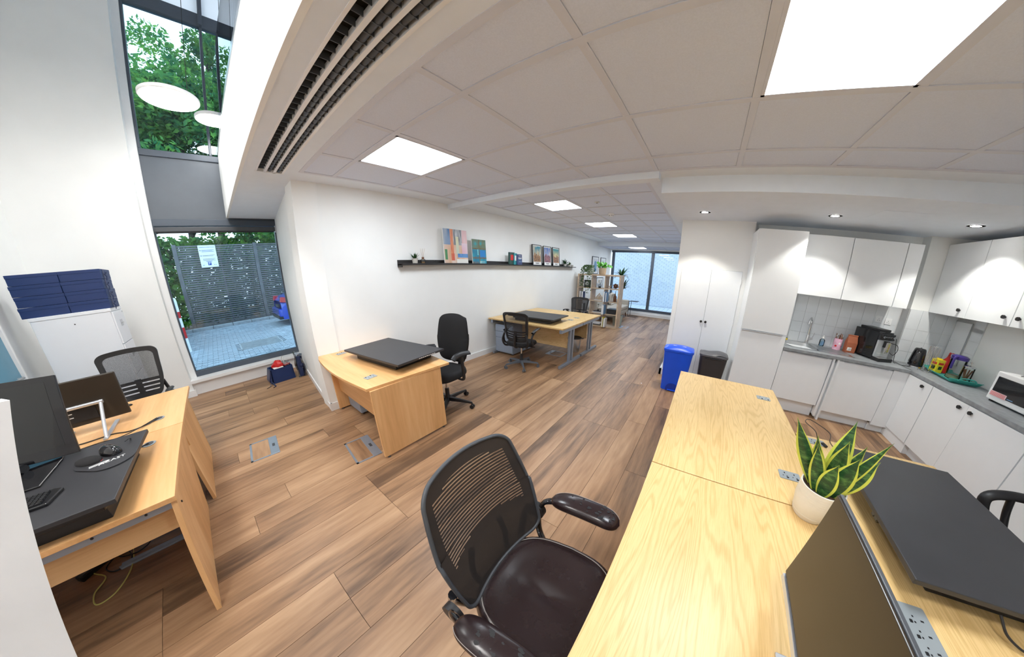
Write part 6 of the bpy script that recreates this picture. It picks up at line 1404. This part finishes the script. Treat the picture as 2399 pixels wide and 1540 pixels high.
t = thing('wooden_arch', 'pale pointed arch ornament in the second row', 'ornament', at(.16, 1, 2, .20)); MB().prism([(-.10, 0), (-.085, 0), (-.07, .09), (0, .19), (.07, .09), (.085, 0), (.10, 0), (.085, .10), (0, .215), (-.085, .10)], -.02, .02, axis=0).build('arch', SHELFW, t); MB().prism([(-.055, 0), (-.05, .08), (0, .15), (.05, .08), (.055, 0)], -.01, .01, axis=0).build('inner_arch', POTB, t)
t = thing('bottle_vase', 'tall brown ceramic bottle vase with dark stems', 'vase', at(.15, 0, 2, .12)); MB().lathe([(0, 0), (.042, 0), (.046, .05), (.046, .15), (.018, .19), (.017, .225), (.013, .225)], n=24).build('vase_body', WOODB, t, smooth=50)
for k in range(3): MB().tube([(0, 0, .18), (.01 * k - .01, .012 * k - .012, .27), (.02 * k - .02, .02 * k - .02, .31)], .003, n=5).build('stem', BLACK, t)
t = thing('bonsai_twig', 'small twig plant standing on the flat books in the third row', 'potted plant', (UX + .16, UY + ys_[1] + .20, zs_[1] + .064)); pot(t, .03, .03, BLACKM); MB().tube(smooth_open([(0, 0, .02), (.01, .02, .08), (0, -.01, .14), (.0, .01, .20)]), .004, n=6).build('twig', STEMM, t, smooth=60); foliage_blades(t, 12, .05, .010, LEAF3, 12, .18, .5, up=.7)
# plants on top of the unit
def round_leaf(mb, c, n, s):
    n = Vector(n).normalized(); a = n.orthogonal().normalized(); b = n.cross(a); c = Vector(c)
    mb.add([c + a * s * math.cos(k * PI / 4) * (1.25 if k == 0 else 1) + b * s * .85 * math.sin(k * PI / 4) + n * (.15 * s if k % 4 else 0) for k in range(8)], [tuple(range(8))])
t = thing('trailing_ivy', 'trailing ivy in a sage pot on the shelving unit, hanging down by the wall', 'potted plant', (UX + .17, UY + 1.00, HH)); MB().lathe([(0, 0), (.075, 0), (.098, .02), (.105, .19), (.098, .19), (.09, .15), (0, .15)], n=30).build('pot', POTG, t, smooth=40); MB().lathe([(0, .17), (.097, .17)], n=24).build('soil', SOIL, t)
ri = random.Random(41); ivy = MB(); nst = 0
for k in range(13):
    a = ri.uniform(0, 6.28); out = ri.uniform(.10, .22)
    if k < 5: dy, L = ri.uniform(.14, .28), ri.uniform(.25, .55); tgt = Vector((-.16 + ri.uniform(-.03, .04), dy, -L))
    elif k < 9: tgt = Vector((-.22, ri.uniform(-.12, .02), -ri.uniform(.3, .62)))
    else: tgt = Vector((math.cos(a) * out, math.sin(a) * out, ri.uniform(.02, .12)))
    pts = smooth_open([(0, 0, .17), (tgt.x * .5, tgt.y * .5, .25), (tgt.x, tgt.y, .12 if k < 9 else tgt.z), (tgt.x + ri.uniform(-.02, .02), tgt.y + ri.uniform(-.04, .04), tgt.z)], 8)
    MB().tube(pts, .0022, n=4).build('vine', STEMM, t, smooth=60)
    for p in pts[3:]:
        for _ in range(2):
            lf = MB(); round_leaf(lf, p + Vector((ri.uniform(-.02, .02), ri.uniform(-.03, .03), ri.uniform(-.015, .015))), (-1 + ri.uniform(-.6, .6), ri.uniform(-.7, .7), ri.uniform(-.2, .9)), ri.uniform(.012, .020)); ivy.add(lf.v, lf.f)
ivy.build('ivy_leaves', LEAF3, t, kind='stuff')
t = thing('pothos', 'bright green leafy pothos in a sand-coloured pot on the shelving unit', 'potted plant', (UX + .17, UY + .62, HH)); MB().lathe([(0, 0), (.082, 0), (.098, .012), (.110, .10), (.112, .19), (.104, .19), (.10, .15), (0, .15)], n=30).build('pot', POTB, t, smooth=40); MB().lathe([(0, .17), (.104, .17)], n=24).build('soil', SOIL, t)
for k in range(34):
    a = ri.uniform(0, 6.28); rr2 = ri.uniform(.02, .23) ; zt = .24 + ri.uniform(0, .13) - rr2 * .25; y_ = math.sin(a) * rr2 * 1.15; x_ = math.cos(a) * rr2 * .8; MB().tube([(x_ * .2, y_ * .2, .16), (x_ * .8, y_ * .8, zt - .02), (x_, y_, zt)], .002, n=4).build('stem', STEMM, t)
    lf = MB(); round_leaf(lf, (x_, y_, zt), (-.7 + ri.uniform(-.5, .3), ri.uniform(-.6, .6), .7), ri.uniform(.034, .055)); lf.build('leaf', LEAF2, t)
# tall dracaena behind
t = thing('dracaena', 'tall dracaena with long arching leaves behind the shelving unit', 'potted plant', (8.36, 2.33, 0)); pot(t, .16, .32, POTG)
for (z, dx, dy, n_) in ((1.52, 0, .03, 26), (1.12, .05, -.05, 18)):
    MB().tube([(dx * .3, dy * .3, .28), (dx, dy, z)], .014, n=8).build('cane', BARK, t, smooth=60)
    h_ = len(t.children); foliage_blades(t, n_, .46, .030, LEAF1, int(z * 10), z, .75, up=1.0)
    for c in list(t.children)[h_:]: pass
for c in [c for c in t.children if c.name.startswith('leaf')]:
    z = 1.52
# move the second crown onto the lower cane (blades are built around the origin)
cr = [c for c in t.children if c.name.startswith('leaf')]
for c in cr[26:]: c.location = (.05, -.05, 0)
# sofa, side table
t = thing('sofa', 'beige two-seat sofa with wooden legs by the far window', 'sofa', (9.55, 2.92, 0), 0)
BX(-.85, .85, -.40, .40, .17, .30).build('seat_base', SOFA, t, bevel=.02); BX(-.82, -.01, -.40, .30, .30, .44).build('seat_cushion', SOFA, t, bevel=.035, seg=3); BX(.01, .82, -.40, .30, .30, .44).build('seat_cushion', SOFA, t, bevel=.035, seg=3)
BX(-.85, .85, .26, .46, .30, .80).build('back_rest', SOFA, t, bevel=.04, seg=3); BX(.83, .97, -.40, .46, .20, .62).build('armrest', SOFA, t, bevel=.04, seg=3)
for x in (-.75, .78):
    for y in (-.33, .36): MB().cyl((x, y, .17), (x * 1.03, y * 1.03, 0), .028, .016, n=12).build('leg', WOODB, t, smooth=40)
t = thing('cushion', 'beige scatter cushion leaning on the sofa back', 'cushion', (9.9, 3.05, .44)); MB().grid(lambda u, v: (-.2 + .4 * u, -.05 + .10 * v * 0 + .06 * math.sin(PI * u) ** .5 * math.sin(PI * v) ** .5, .02 + .38 * v), 14, 14, thick=.08).build('cover', SOFA, t, smooth=60); MB().tube([(-.2, -.05, .02), (.2, -.05, .02), (.2, -.05, .40), (-.2, -.05, .40)], .006, n=6, closed=True).build('piping', POTB, t, smooth=60)
t = thing('side_table', 'thin dark metal C-shaped side table beside the sofa', 'side table', (10.50, 2.34, 0)); BX(-.18, .18, -.16, .16, .58, .595).build('table_top', CHARC, t, bevel=.003)
for x in (-.17, .17): MB().box(x - .008, x + .008, .142, .158, 0, .58).build('leg', CHARC, t); BX(x - .008, x + .008, -.16, .158, 0, .015).build('foot_bar', CHARC, t)
BX(-.17, .17, .142, .158, 0, .015).build('foot_bar', CHARC, t)
t = thing('floor_speck', 'small white scrap of paper on the wooden floor', 'paper scrap', (4.05, .62, .001), .4); MB().add([(-.012, -.006, 0), (.010, -.010, .001), (.013, .007, .003), (-.006, .010, .001)], [(0, 1, 2, 3)]).build('scrap', PAPER, t)
